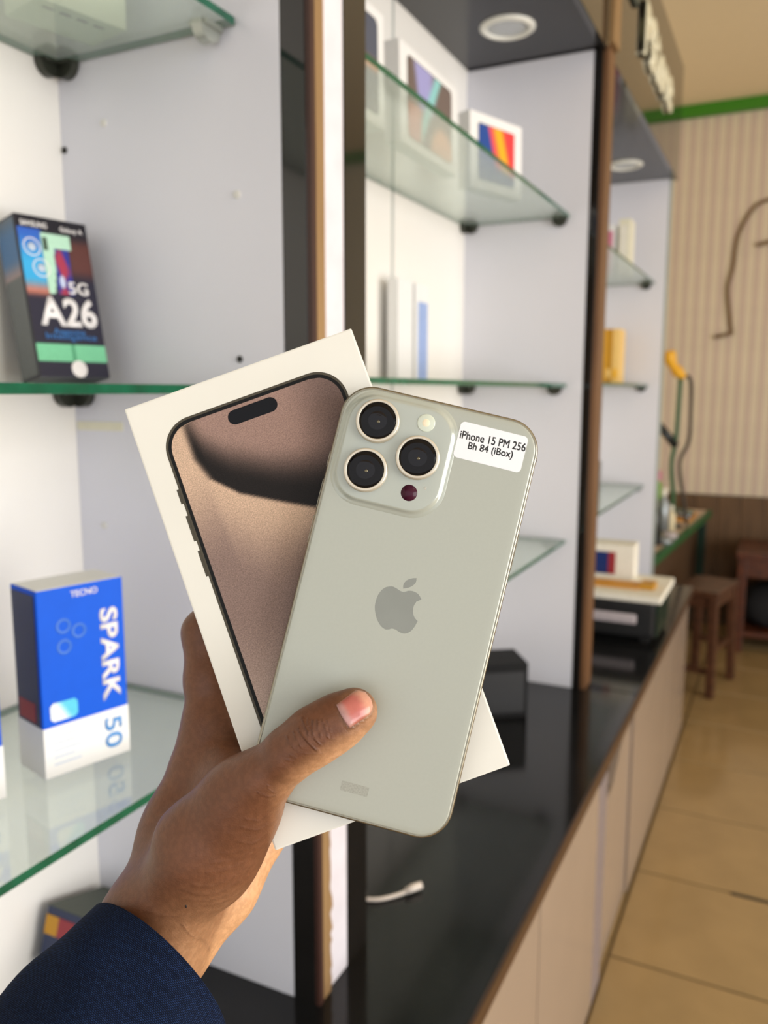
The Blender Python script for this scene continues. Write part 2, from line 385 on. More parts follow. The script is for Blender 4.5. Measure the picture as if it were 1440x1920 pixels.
box('joint_clip', 1.450, 1.459, .690, .697, Z(.06), Z(.12), 'hole_dark', c2, .002)
box('side_panel', 1.835, 1.853, .4145, .71, Z(ZT), Z(.70), 'white_laminate', c2)
box('black_strip', 1.8345, 1.853, .396, .4145, Z(ZT), Z(.70), 'black_gloss', c2, .0008)
box('wood_front', 1.836, 1.897, .384, .396, Z(ZT), Z(.705), 'dark_trim', c2, .001)
box('dark_front_strip', 1.897, 1.93, .390, .43, Z(ZT), Z(.70), 'black_gloss', c2, .001)
box('wood_upper_trim', 1.835, 1.895, .374, .388, Z(.708), Z(1.05), 'raw_board', c2, .004)
box('soffit', .80, 1.853, .40, .71, Z(.703), Z(.72), 'soffit_black', c2)
box('fascia_board', .832, 1.835, .388, .40, Z(.695), Z(1.05), 'black_gloss', c2)
c3 = thing('display_cabinet', 'white display cabinet farthest away, under the lettered fascia', 'cabinet', (0, 0, 0))
box('back_panel', 1.853, 3.0, .695, .71, Z(ZT), Z(.72), 'white_back', c3)
box('side_panel', 3.0, 3.018, .412, .71, Z(ZT), Z(.70), 'white_laminate', c3)
box('edge_strip', 2.9995, 3.019, .404, .412, Z(ZT), Z(.70), 'joint_grey', c3, .001)
box('soffit', 1.853, 3.018, .40, .71, Z(.700), Z(.72), 'soffit_black', c3)
fb = box('fascia_board', 1.905, 3.02, .388, .40, Z(.695), Z(1.05), 'black_gloss', c3)
lx = 2.213
for ch, lw, lh in (('P', .086, .120), ('S', .082, .122), ('t', .055, .116), ('o', .090, .088), ('r', .058, .086), ('e', .088, .088)):   # one raised letter after the other
    text('sign_letter', ch, 'sign_letter', c3, onfront(lx+lw/2, .3875, Z(.816+lh/2)), width=lw, height=lh, extrude=.010, bold=.012, heavy=.006)
    lx += lw+.010
box('fascia_reflection', 1.99, 2.12, .380, .388, Z(.882), Z(.905), 'ink_dark', c3, .003)  # dark bar standing for a reflection in the glossy fascia
def bay_brackets(c, x_side, y_front, y_back, zs, light_first=False, r=.0165):
    for i, z in enumerate(zs):
        if light_first and i == 0: half_disc('shelf_bracket', c, x_side-.016, y_front+.024, Z(z), .016, .012, 'bracket_light', along='Y')
        else: half_disc('shelf_bracket', c, x_side-.006, y_front+.028, Z(z), r, .010)
        half_disc('shelf_bracket', c, x_side-.006, y_back-.017, Z(z), r*.95, .010)
        half_disc('shelf_bracket', c, x_side-.018, y_back-.006, Z(z), r*.95, .010, along='Y')
bay_brackets(c1, .715, .512, .752, (.352, -.003, -.353), True, .0165)
bay_brackets(c2, 1.835, .447, .695, (.368, .008, -.341))
bay_brackets(c3, 3.0, .444, .695, (.360, .015, -.334))
def shelf(x0, x1, y0, y1, ztop, label):
    bm = bmesh.new(); boxbm(bm, x0, x1, y0, y1, -.008, 0, .0006)
    bm.normal_update()
    for f in bm.faces: f.material_index = 0 if abs(f.normal.z) > .9 else 1
    bmesh.ops.translate(bm, verts=bm.verts, vec=(0, 0, Z(ztop)))
    return tag(bm_obj('glass_shelf', bm, ['shelf_glass', 'glass_edge']), label, 'shelf', 'glass shelves of the display cabinets')
shelf(-.5, .713, .512, .7505, .360, 'top glass shelf of the nearest cabinet, upper left corner, seen from below')
shelf(-.5, .713, .474, .7505, .005, 'glass shelf at eye level carrying the dark phone box, green front edge')
shelf(-.5, .713, .477, .7505, -.345, 'low glass shelf carrying the blue phone boxes, left of the hand')
shelf(.845, 1.833, .455, .6935, .376, 'glass shelf carrying the three tablet boxes, seen from below')
shelf(.845, 1.833, .450, .6935, .016, 'middle cabinet glass shelf at eye level with the slim boxes')
shelf(.845, 1.833, .440, .6935, -.333, 'middle cabinet lowest glass shelf, right of the held phone')
shelf(1.95, 2.998, .444, .6935, .368, 'far cabinet top glass shelf with white boxes, below the second downlight')
shelf(1.95, 2.998, .450, .6935, .023, 'far cabinet glass shelf carrying the yellow boxes')
shelf(1.95, 2.998, .450, .6935, -.326, 'far cabinet lowest glass shelf, above the printer')
for (x, y, z, lb) in ((1.66, .546, .703, 'white round downlight in the black soffit above the tablet boxes'), (2.764, .516, .700, 'white round downlight in the soffit of the farthest cabinet')):
    d = thing('downlight', lb, 'light', (x, y, Z(z)), None, 'recessed downlights')
    lathe('trim_ring', [(.054, 0), (.054, -.003), (.048, -.007), (.042, -.006), (.040, -.002), (.040, 0)], 'lamp_ring', d)
    lathe('lamp_lens', [(.040, 0), (.039, -.0025), (.02, -.0035), (0, -.0035)], 'lamp_lens', d)

# ------------------------------------------------------------------ worktop and base cabinets
wt = thing('worktop', 'glossy black worktop with a brown front edge running under all cabinets', 'counter', (0, 0, Z(ZT)))
box('counter_slab', -.8, 1.86, .271, .80, -.022, 0, 'counter_black', wt, .001)
box('counter_slab', 1.864, 3.03, .271, .80, -.022, 0, 'counter_black', wt, .001)
box('edge_band', -.8, 3.03, .266, .271, -.024, .0006, 'brown_edge', wt, .001)
def base(x0, x1, label, doors):
    b = thing('base_cabinet', label, 'cabinet', ((x0+x1)/2, .5, 0)); ox = (x0+x1)/2
    box('carcass', x0-ox+.001, x1-ox-.001, -.195, .28, .0, Z(ZT)-.0235, 'shadow_gap', b)
    for (a, c, yf, top) in doors:
        box('door', a-ox, c-ox, yf-.5, yf-.5+.016, .012, Z(top), 'cabinet_front', b, .001)
    return b, ox
b1, ox = base(-.8, 1.09, 'beige base cabinet nearest the camera, below the black worktop', [(-.8, .14, .278, -.706), (.144, 1.082, .278, -.706)])
b2, ox = base(1.09, 1.905, 'beige base cabinet with the grey metal door profile', [(1.0875, 1.495, .278, -.706)])
box('metal_profile', 1.495-ox, 1.578-ox, -.222, -.2, .012, Z(-.742), 'aluminium', b2, .002)
bm = bmesh.new(); pts = [(1.58, .012-ZC), (1.900, .012-ZC), (1.900, -.752), (1.80, -.752), (1.69, -.825), (1.58, -.825)]
loft(bm, [([(x-ox, z+ZC) for x, z in pts], -.016), ([(x-ox, z+ZC) for x, z in pts], 0)]); bmesh.ops.transform(bm, matrix=Matrix.Translation((0, .287-.5, 0)) @ FRONT, verts=bm.verts)
bm_obj('door', bm, 'cabinet_front', b2)
b3, ox = base(1.905, 3.03, 'beige base cabinet at the far end, beside the stool', [(1.910, 2.55, .281, -.706), (2.556, 3.025, .281, -.706)])

# ------------------------------------------------------------------ goods in the nearest cabinet
def carton(name, label, loc, rz, w_, h_, t, m, lean=0, group=None, cat='box', bev=.0012):
    """upright carton: front-bottom-left corner at loc, local x along its width, front looks to local -Y"""
    o = thing(name, label, cat, loc, Matrix.Rotation(rz, 3, 'Z') @ Matrix.Rotation(-lean, 3, 'X'), group)
    box('carton', 0, w_, 0, t, 0, h_, m, o, bev)
    return o
# blue phone box
def blue_box(loc, rz, label):
    W_, H_, T_ = .0833, .1722, .0487
    o = carton('phone_box', label, loc, rz, W_, H_, T_, 'blue_print', 0, 'blue and white phone boxes')
    e = .0004
    box('white_base_band', -e, W_+e, -e, T_+e, .0005, .047, 'box_white', o, 0)
    box('side_print', -e*1.2, 0, .004, T_-.002, .047, .168, 'navy_print', o, 0)
    box('red_patch', -e*2, 0, .012, T_-.006, .050, .068, 'red_print', o, 0)
    box('top_panel', .001, W_-.001, .001, T_-.001, H_, H_+.0004, 'box_white', o, 0)
    text('lettering', 'SPARK', 'letter_white', o, onfront(.0672, -.0002, .1015, R_(-90)), width=.088, height=.0175, extrude=.0003, bold=.02, heavy=.0005)
    text('lettering', '50', 'letter_blue', o, onfront(.0672, -.0006, .0245, R_(-90)), width=.030, height=.0175, extrude=.0003, bold=.012)
    text('lettering', 'TECNO', 'letter_white', o, onfront(.0445, -.0002, .1645), width=.026, height=.0058, extrude=.0003, bold=.015)
    for (x, z) in ((.0235, .137), (.038, .130), (.0235, .118)):
        lathe('camera_print', [(.0072, 0), (.0072, .0003), (.0045, .0003), (.0045, 0)], 'ring_blue', o, 20).matrix_local = onfront(x, 0, z)
    def chip(x, y): return mixc((90, 200, 230), (236, 244, 240), sstep(-.004, .004, -x-y*.6))
    art('corner_badge', .026, .017, 8, 6, chip, o, onfront(.020, -.0004, .060), 'box_art', .003)
    for i in range(5): box('text_line', .008, .008+(.02 if i % 2 else .026), -.0008, -e, .037-.0065*i, .0385-.0065*i, 'pale_line', o, 0)
    return o
blue_box((.4916, .5759, Z(-.345)), -.2711, 'blue and white phone box standing on the low glass shelf')
blue_box((.4916-.120, .5759+.022, Z(-.345)), -.20, 'blue and white phone box cut off by the left edge of the photo')
# dark phone box with the colour picture
W_, H_, T_ = .081, .167, .036
ph = carton('phone_box', 'dark phone box with A26 lettering leaning on the eye-level glass shelf', (.6490, .738-.088, Z(.0052)), -.20, W_, H_, T_, 'charcoal_box', .20)
ph.location = (.603, .680, Z(.0052)+T_*math.sin(.20)+.0004)
def a26(x, y):
    u, v = x/W_, y/H_
    c = mixc((44, 42, 58), (34, 32, 40), sstep(.2, .45, v))
    if v > -.02 and v < .42:
        s = sstep(-.12, -.22, u)                                                        # sky on the left
        sky = mixc((60, 170, 225), (52, 96, 190), sstep(.2, .42, v)); sky = mixc((200, 120, 100), sky, sstep(.02, .12, v))
        c = mixc(c, sky, s*sstep(-.02, .04, v))
        r = sstep(.0, .25, u)*sstep(.1, .2, v)*(1-sstep(.33, .42, v)); c = mixc(c, (120, 66, 54), r*.7)
    # mint phone seen from behind
    if -.18 < u < .22 and .02 < v < .40:
        if v > .31 or u < -.18+.12*(v/.31+.6): c = (184, 224, 200)
        if -.17 < u < -.10 and .29 < v < .375: c = (60, 78, 64)
        if v <= .31 and u > -.06+.10*v and u < .17:
            q = math.sin(u*31)+math.cos(v*27+u*11); c = mixc((52, 58, 150), (170, 60, 84), sstep(-.8, .9, q)); c = mixc(c, (200, 210, 235), sstep(1.35, 1.7, math.sin(u*25+1)+math.sin(v*25-1)))
    if -.402 < v < -.292: c = (124, 204, 160) if abs(u-.02) > .02 else (84, 160, 120)
    return c
art('front_print', W_-.002, H_-.002, 60, 110, a26, ph, onfront(W_/2, -.0004, H_/2))
box('side_print', -.0004, 0, .002, T_-.002, .004, H_-.004, 'dark_grey_box', ph, 0)
def sidep(x, y): return mixc((150, 132, 130), mixc((74, 110, 150), (96, 104, 112), sstep(.06, .085, y)), sstep(.02, .04, y)) if y > .02 else (98, 102, 102)
art('side_picture', T_-.004, H_-.006, 6, 60, sidep, ph, Matrix.Translation((-.0008, T_/2, H_/2)) @ Matrix.Rotation(R_(-90), 4, 'Z') @ FRONT)
text('lettering', 'A26', 'letter_white', ph, onfront(W_*.50+.002, -.0008, H_*.408), width=.064, height=.030, extrude=.0003, bold=.018, heavy=.0009)
text('lettering', '5G', 'letter_white', ph, onfront(W_*.73, -.0008, H_*.568), width=.023, height=.0135, extrude=.0003, bold=.02)
text('lettering', 'SAMSUNG', 'letter_white', ph, onfront(W_*.24, -.0008, H_*.945), width=.029, height=.0058, extrude=.0003, bold=.02)
text('lettering', 'Galaxy A', 'letter_white', ph, onfront(W_*.76, -.0008, H_*.935), width=.026, height=.0066, extrude=.0003, bold=.02)
text('lettering', 'Awesome', 'letter_sky', ph, onfront(W_*.5, -.0008, H_*.288), width=.036, height=.0062, extrude=.0003, bold=.01)
text('lettering', 'Intelligence', 'letter_sky', ph, onfront(W_*.52, -.0008, H_*.252), width=.058, height=.0082, extrude=.0003, bold=.01)
for (x, z) in ((.014, .134), (.021, .113)):
    lathe('badge_ring', [(.0095, 0), (.0095, .0003), (.0083, .0003), (.0083, 0)], 'letter_white', ph, 24).matrix_local = onfront(x, -.0004, z)
    lathe('badge_mark', [(.0045, 0), (.0045, .0003), (0, .0003)], 'pale_line', ph, 12).matrix_local = onfront(x, -.0004, z)
lathe('seal', [(.009, 0), (.0085, .0004), (0, .0004)], 'letter_white', ph, 24).matrix_local = onfront(W_*.56, -.0004, .0092)
# white box on the top shelf, seen through the pane
o = carton('phone_box', 'pale box lying on the top glass shelf at the upper left', (.600, .652, Z(.3605)), R_(-13), .095, .11, .062, 'box_greenish')
for i in range(4): box('print_mark', .012+.018*i, .024+.018*i, .012, .016, -.0003, .0003, 'ink_dark', o, 0)
# dark box under the sleeve, on the worktop
o = carton('box', 'dark box with a yellow and red stripe, half hidden behind the navy sleeve', (.600, .735, Z(ZT)+.0268), R_(-90), .085, .066, .088, 'navy_print', .30)
box('yellow_stripe', .0005, .020, -.0008, 0, .036, .057, 'yellow_dark', o, 0)
box('red_stripe', .020, .044, -.0008, 0, .036, .057, 'red_print', o, 0)
box('lid', .0, .085, .0, .088, .066, .0672, 'ink_dark', o, 0)

# ------------------------------------------------------------------ goods in the middle cabinet
ZS = Z(.3771)
def tablet_box(loc, rz, w_, h_, label, fn, t=.028, inset=(.12, .1), r=.008, lean=.02):
    o = carton('tablet_box', label, loc, rz, w_, h_, t, 'box_white', lean, 'tablet boxes on the glass shelf')
    sw, sh = w_*(1-inset[0]*2), h_*(1-inset[1]*2)
    slab('picture_frame', rrect(sw+.003, sh+.003, r+.0015), 0, .0003, 'ink_black', o).matrix_local = onfront(w_/2, 0, h_/2)
    art('picture', sw, sh, 30, 30, fn, o, onfront(w_/2, -.0006, h_/2), 'box_art', r)
    return o
def t1(x, y): 
    c = mixc((190, 150, 136), (96, 130, 180), sstep(-.02, .03, y)); c = mixc(c, (86, 90, 104), sstep(.0, .03, x)); return mixc(c, (230, 130, 60), sstep(-.012, 0, y)*(1-sstep(0, .012, y)))
def t2(x, y):
    c = (112, 98, 92)
    if y > -.005: c = mixc(c, (158, 156, 206), sstep(-.075+.3*(.06-y), -.06+.3*(.06-y), x)*(1-sstep(-.01, .03, x)))
    c = mixc(c, (140, 200, 200), (1-sstep(.006, .02, abs(x+.01-y*.7))))
    if y < -.005: c = mixc(c, (200, 130, 116), (1-sstep(-.05, -.03, x)));  
    if y < -.01: c = mixc(c, (214, 150, 110), 1-sstep(.045, .065, math.hypot(x-.05, y+.07)))
    return c
def t3(x, y):
    d = x*.9+y*.3
    c = mixc((40, 76, 150), (235, 80, 90), sstep(-.012, -.006, d)); c = mixc(c, (246, 176, 40), sstep(-.002, .012, d)); c = mixc(c, (232, 66, 70), sstep(.024, .036, d))
    return mixc((74, 96, 140), c, sstep(-.03-x*.2, -.012-x*.2, y)) 
tablet_box((.965, .562, ZS), .0, .185, .158, 'tablet box beside the black post, partly hidden by it', t1)
tablet_box((1.203, .562, ZS), .0, .240, .148, 'largest tablet box, in the middle of the glass shelf, purple and teal picture', t2)
tablet_box((1.518, .566, ZS), -.34, .160, .138, 'small tablet box with the red, yellow and blue picture', t3, inset=(.16, .14), r=.003)
def slim(x, w_, h_, label, strip=None):
    o = carton('slim_box', label, (x, .655, Z(.0165)), 0, w_, h_, .022, 'box_white', 0, 'slim upright boxes')
    if strip:
        box('stripe', w_*.2, w_*.88, -.0006, 0, .006, h_*.82, strip, o, 0)
    return o
slim(1.395, .066, .186, 'slim plain white box standing on the middle shelf, left of the blue striped one')
slim(1.472, .066, .186, 'slim white box with a tall blue stripe on the middle shelf', 'stripe_blue')
o = carton('dark_case', 'black box standing on the worktop behind the held phone', (1.56, .548, Z(ZT)), R_(-55), .11, .118, .10, 'case_black')
box('front_panel', .008, .102, -.0008, .0, .012, .100, 'ink_black', o, .0003)
cb = thing('charging_cable', 'white cable end lying on the black worktop below the phone', 'cable', (.95, .43, Z(ZT)))
tube('cord', smoothpath([(-.085, .075, .0035), (-.05, .052, .0035), (-.035, .025, .0035), (-.018, .008, .004), (-.004, -.004, .006)]), .0028, 'cable_white', cb)
tube('plug', [(-.006, -.002, .006), (.003, -.008, .0075), (.014, -.016, .008)], [.0045, .0055, .005], 'cable_white', cb)

# ------------------------------------------------------------------ goods in the far cabinet
for i, (y, m, lb) in enumerate(((.596, 'yellow_box', 'bright yellow box on the far shelf, nearest the dark post'), (.573, 'yellow_dark', 'dark mustard box on the far shelf, between two yellow ones'), (.550, 'yellow_pale', 'pale yellow box on the far shelf, rightmost of the three'))):
    o = carton('phone_box', lb, (2.86, y, Z(.0236)), R_(-90), .0225, .182, .095, m, 0, 'yellow boxes on the far shelf')
    box('label_panel', .004, .018, -.0006, 0, .02, .05, 'yellow_pale' if m != 'yellow_pale' else 'yellow_box', o, 0)
for (y, w_, m, h_, lb) in ((.588, .040, 'box_white', .165, 'pink and white box on the far top shelf, beside the dark post'), (.538, .036, 'box_cream', .180, 'narrow cream box on the far top shelf, right of the pink one')):
    o = carton('phone_box', lb, (2.82, y, Z(.3686)), R_(-90), w_, h_, .085, m, 0, 'white boxes on the far top shelf')
    box('label_panel', .004, w_-.008, -.0006, 0, .006, h_-.02, 'pink_print' if m == 'box_white' else 'paper_white', o, 0)
o = carton('dark_case', 'dark object standing on the far lowest glass shelf', (2.68, .578, Z(-.3254)), R_(-90), .03, .10, .06, 'dark_grey_box')
box('front_panel', .003, .027, -.0006, 0, .01, .09, 'charcoal_box', o, 0)
pr = thing('printer', 'black printer on the worktop of the far cabinet with a pale lid', 'printer', (2.26, .29, Z(ZT)))
box('body', 0, .23, .0, .24, .012, .114, 'printer_black', pr, .012)
for (x, y) in ((.03, .03), (.20, .03), (.03, .21), (.20, .21)): box('foot', x-.012, x+.012, y-.012, y+.012, 0, .013, 'shadow_gap', pr, 0)
box('paper_slot', -.004, .02, .05, .21, .050, .080, 'grey_plastic', pr, .008)
box('lid', -.01, .27, -.012, .30, .115, .133, 'paper_white', pr, .004)
box('front_glass_edge', -.002, .22, -.004, .0, .02, .11, 'leg_green', pr, .001)
bb = carton('carton', 'white carton with a blue and red label standing on the printer lid', (2.42, .575, Z(ZT)+.1332), R_(-90), .195, .105, .08, 'paper_white')
box('blue_label', .03, .122, -.0008, 0, .016, .082, 'blue_dark', bb, 0); box('red_label', .122, .143, -.0012, 0, .016, .082, 'red_print', bb, 0)
o = thing('paper_packet', 'orange and yellow packet lying on the printer lid', 'packet', (2.36, .36, Z(ZT)+.1332))
box('packet_body', -.04, .04, -.01, .13, 0, .006, 'orange_paper', o, .001); box('packet_flap', -.03, .04, -.05, -.01, 0, .014, 'yellow_dark', o, .001)

# ------------------------------------------------------------------ workbench, stool, bench, clutter
wk = thing('workbench', 'repair bench with green edged top beyond the farthest cabinet', 'table', (3.7, .6, 0))
TZ = Z(-.595)
def plan(name, pts, z0, z1, m):
    bm = bmesh.new(); loft(bm, [(pts, z0), (pts, z1)]); return bm_obj(name, bm, m, wk)
plan('bench_top', [(-.66, -.178), (.72, -.255), (.78, .19), (-.66, .19)], TZ-.02, TZ, 'plank_pink')
plan('green_edge', [(-.665, -.196), (.73, -.274), (.72, -.255), (-.66, -.178)], TZ-.03, TZ+.003, 'green_plastic')
plan('front_panel', [(-.655, -.13), (.66, -.20), (.66, -.185), (-.655, -.115)], .05, TZ-.02, 'bench_side')
for (x, y) in ((.695, -.235), (-.63, -.10), (.72, .16), (-.63, .16)): box('leg', x-.03, x+.03, y-.02, y+.02, 0, TZ-.02, 'leg_green', wk, .003)
st = thing('stool', 'wooden stool with square legs standing beyond the base cabinets', 'stool', (3.553, .262, 0), (0, 0, R_(-12)))
sm = 'stool_wood'
bm = bmesh.new(); boxbm(bm, -.150, .150, -.088, .088, .408, .430, .005); bm_obj('seat', bm, sm, st)
for sx in (-1, 1):
    for sy in (-1, 1):
        bm = bmesh.new(); vs = boxbm(bm, -.017, .017, -.015, .015, 0, .409, .002)
        for v in bm.verts:
            k = 1-v.co.z/.409; v.co.x += sx*(.126+.014*k); v.co.y += sy*(.066+.009*k)
        bm_obj('leg', bm, sm, st)
for sy in (-1, 1): box('rail', -.12, .12, sy*.067-.008, sy*.067+.008, .362, .408, sm, st, .002)
for sx in (-1, 1): box('rail', sx*.127-.008, sx*.127+.008, -.06, .06, .362, .408, sm, st, .002); box('rail', sx*.134-.007, sx*.134+.007, -.066, .066, .12+.03*sx, .142+.03*sx, sm, st, .002)
box('rail', -.128, .128, -.078, -.066, .175, .195, sm, st, .002)
bn = thing('bench', 'dark red-brown wooden bench against the far wall at the right edge', 'bench', (4.28, -.125, 0))
box('seat', -.2, .2, -.33, .31, .445, .475, 'bench_wood', bn, .004)
box('apron', -.19, -.17, -.31, .29, .36, .445, 'bench_wood', bn, .002); box('apron', .17, .19, -.31, .29, .36, .445, 'bench_wood', bn, .002)
for x in (-.18, .18):
    for y in (-.30, .28): box('leg', x-.02, x+.02, y-.02, y+.02, 0, .445, 'bench_wood', bn, .003)
box('lower_shelf', -.19, .19, -.31, .29, .075, .10, 'bench_wood', bn, .003)
bm = bmesh.new(); bmesh.ops.create_uvsphere(bm, u_segments=24, v_segments=14, radius=1)
for v in bm.verts:
    c = v.co; s = 1+.06*math.sin(9*c.x+3*c.z)*math.cos(7*c.y)
    v.co = Vector((max(-1, min(1, c.x*1.25))*.12*s, max(-1, min(1, c.y*1.25))*.19*s, max(-.82, c.z)*.12*s+.099))
bg = thing('bag', 'black bag lying under the wooden bench', 'bag', (4.27, -.05, .1005))
bm_obj('bag_body', bm, 'black_cloth', bg, True)
tube('strap', smoothpath([(-.115, -.06, .12), (-.10, -.05, .20), (-.09, .0, .228), (-.10, .05, .2), (-.115, .06, .12)]), .006, 'red_print', bg)
lp = thing('work_lamp', 'green stemmed lamp with a yellow head on the repair bench', 'lamp', (3.80, .443, TZ))
lathe('lamp_base', [(0, 0), (.045, 0), (.045, .012), (.012, .02), (0, .02)], 'bottle_dark', lp, 20)
tube('stem', smoothpath([(0, 0, .015), (.0, .0, .14), (-.01, .012, .28), (.0, .0, .40), (.0, -.005, .655)]), .010, 'green_plastic', lp)
tube('bracket_arm', [(.0, .0, .36), (-.02, .03, .40), (-.05, .07, .45)], .018, 'bottle_dark', lp)
tube('lamp_head', smoothpath([(.0, -.02, .655), (-.01, .008, .68), (-.02, .035, .72), (-.03, .045, .765)]), [.016]*4+[.024]*4+[.020]*4+[.027]*6+[.02], 'yellow_box', lp)
tube('lead', smoothpath([(.0, -.015, .66), (.02, -.045, .64), (.03, -.052, .50), (.03, -.05, .38), (.0, -.02, .28), (0, -.05, .1), (.02, -.06, .01)]), .008, 'wire_dark', lp)
def bottle(x, y, h_, r, m, label, cap='paper_white'):
    b = thing('bottle', label, 'bottle', (x, y, TZ), None, 'bottles on the repair bench')
    lathe('bottle_body', [(0, 0), (r, 0), (r, h_*.68), (r*.4, h_*.8), (r*.4, h_*.86), (0, h_*.86)], m, b, 16)
    lathe('cap', [(r*.48, h_*.84), (r*.48, h_), (0, h_)], cap, b, 12)
bottle(3.32, .455, .19, .028, 'bottle_dark', 'dark bottle on the repair bench, beside the cabinet wall', 'ink_black')
bottle(3.55, .450, .20, .026, 'tool_grey', 'silver bottle on the repair bench, below the lamp')
bottle(3.62, .425, .12, .018, 'pale_cream', 'small pale bottle on the repair bench')
bottle(3.48, .50, .36, .030, 'leaf_green', 'tall green bottle on the repair bench, behind the dark one', 'pale_cream')
bottle(3.66, .49, .26, .026, 'leaf_green', 'shorter green bottle on the repair bench, below the lamp bracket', 'pink_print')
for (x, y, m, lb) in ((3.36, .415, 'tool_grey', 'metal roll on the repair bench front edge'), (3.5, .415, 'grey_plastic', 'pale roll on the repair bench beside the bottles')):
    t_ = thing('tape_roll', lb, 'tape', (x, y, TZ))
    lathe('tape', [(.018, 0), (.032, 0), (.032, .024), (.018, .024), (.018, 0)], m, t_, 20)
tr = thing('tool_tray', 'tray of small tools at the far end of the repair bench', 'tray', (4.12, .43, TZ))
box('tray_base', -.14, .14, -.05, .06, 0, .008, 'orange_paper', tr, .002)
for i in range(4): tube('tool', [(-.10+.05*i, -.04, .016), (-.07+.05*i, .05, .03)], .009, ('tool_grey', 'bottle_dark', 'tool_grey', 'green_plastic')[i], tr)
o = thing('glue_tub', 'yellow tub at the far end of the repair bench', 'tub', (4.0, .52, TZ))
lathe('tub', [(0, 0), (.03, 0), (.034, .06), (0, .06)], 'bottle_dark', o, 16); lathe('lid', [(.036, .06), (.036, .085), (0, .087)], 'yellow_box', o, 16)
o = thing('wall_cable', 'brown cable hanging in a curve on the striped far wall', 'cable', (4.58, .168, Z(.919)))
cp = [(4.575, -.10, .98), (4.575, .168, .919), (4.575, .237, .875), (4.575, .29, .766), (4.575, .306, .614), (4.575, .324, .512), (4.575, .309, .381), (4.575, .294, .289)]
tube('lead', smoothpath([(x-4.58, y-.168, z-.919) for x, y, z in cp]), .008, 'wire_tan', o)
tube('end_piece', [(-.008, .120, -.63), (-.008, .205, -.648)], .009, 'wire_tan', o)
tube('side_branch', smoothpath([(-.008, .035, -.21), (-.008, -.01, -.20), (-.008, -.06, -.19)]), .009, 'wire_tan', o)

# ------------------------------------------------------------------ the held phone
def pose(rows, t, s=1.0):
    return Matrix(rows), Vector(t)*s+Vector((0, 0, ZC))
RP = np.array([[0.34086094972830094, 0.27689478530146916, -0.8984114262536814], [-0.913307193814348, -0.12904790087309664, -0.3862856572631301], [-0.22289859281135374, 0.952195314603627, 0.20890260929346383]])
TP = np.array([0.2716332138577278, 0.12813459435890479, -0.0804787844309473])
KB = 1.0045
RB = np.array([[0.4648595972556093, 0.03133308648680807, -0.8848298099242378], [-0.8190876340064802, 0.39465398565592935, -0.4163456249602676], [0.33615621763849457, 0.9182954150474125, 0.2091232365039364]])
TB = np.array([0.2681146855408152, 0.16139305655791986, -0.07412591909237072])*KB
PW, PH, PT = .0767, .1599, .00825
mm = .001
ph = thing('smartphone', 'grey titanium smartphone held upright, its back with three lenses to the camera', 'phone', tuple(TP+[0, 0, ZC]), Matrix(RP.tolist()))
def RRi(i): return rrect(PW-2*i*mm, PH-2*i*mm, (12.2-i)*mm, 14)
bm = bmesh.new(); loft(bm, [(RRi(1.6), -8.25*mm), (RRi(.5), -7.95*mm), (RRi(.05), -7.2*mm), (RRi(0), -6.4*mm), (RRi(0), -1.8*mm), (RRi(.08), -1.1*mm), (RRi(.45), -.45*mm), (RRi(.95), -.18*mm), (RRi(1.15), -.3*mm)])
bm_obj('frame', bm, 'titanium', ph, True)
bm = bmesh.new(); loft(bm, [(RRi(1.2), -.5*mm), (RRi(1.25), -.12*mm), (RRi(1.8), 0), (RRi(4), 0)])
o = bm_obj('back_panel', bm, 'phone_back', ph, True)
bm = bmesh.new(); loft(bm, [(rrect(2*h*mm, 2*h*mm, r*mm, 12), z*mm) for h, r, z in ((22.4, 12.6, -.15), (22.2, 12.5, .03), (21.3, 11.7, .12), (20.6, 11.1, .5), (20.2, 10.8, 1.05), (19.8, 10.4, 1.38), (19.2, 9.8, 1.5), (16, 8, 1.5))])
bmesh.ops.translate(bm, verts=bm.verts, vec=(-14.4*mm, 56.2*mm, 0)); bm_obj('camera_plate', bm, 'plate_glass', ph, True)
for (x, y) in ((-23.2, 66.7), (-23.2, 47.6), (-5.3, 56.7)):
    L_ = (x*mm, y*mm, 1.45*mm)
    rg = lathe('lens_ring', [(r*mm, z*mm) for r, z in ((8.4, 0), (8.4, .25), (8.2, .4), (8.2, 2.2), (8.05, 2.45), (7.15, 2.5), (7.02, 2.4), (7.0, 2.0))], 'lens_ring', ph, 56, L_)
    lathe('lens_glass', [(r*mm, z*mm) for r, z in ((7.06, 1.9), (6.9, 2.12), (5, 2.16), (0, 2.18))], 'lens_black', rg, 48, L_)
    lathe('inner_lens', [(r*mm, z*mm) for r, z in ((3.6, 2.17), (3.5, 2.21), (2.4, 2.2), (2.2, 2.24), (0, 2.34))], 'lens_inner', rg, 32, L_)
    lathe('lens_glint', [(r*mm, z*mm) for r, z in ((.55, 2.3), (.45, 2.42), (0, 2.46))], 'lens_spark', rg, 12, (L_[0]+.4*mm, L_[1]-.4*mm, L_[2]))
fl = lathe('flash', [(r*mm, z*mm) for r, z in ((3.4, 1.4), (3.4, 1.65), (3.1, 1.78), (0, 1.8))], 'flash_cover', ph, 36, (-5.3*mm, 70.3*mm, 0))
lathe('flash_core', [(r*mm, z*mm) for r, z in ((1.5, 1.78), (1.3, 1.9), (0, 1.95))], 'flash_core', fl, 20, (-5.3*mm, 70.3*mm, 0))
lathe('depth_sensor', [(r*mm, z*mm) for r, z in ((3.1, 1.4), (3.1, 1.54), (0, 1.56))], 'sensor_maroon', ph, 36, (-5.3*mm, 43.1*mm, 0))
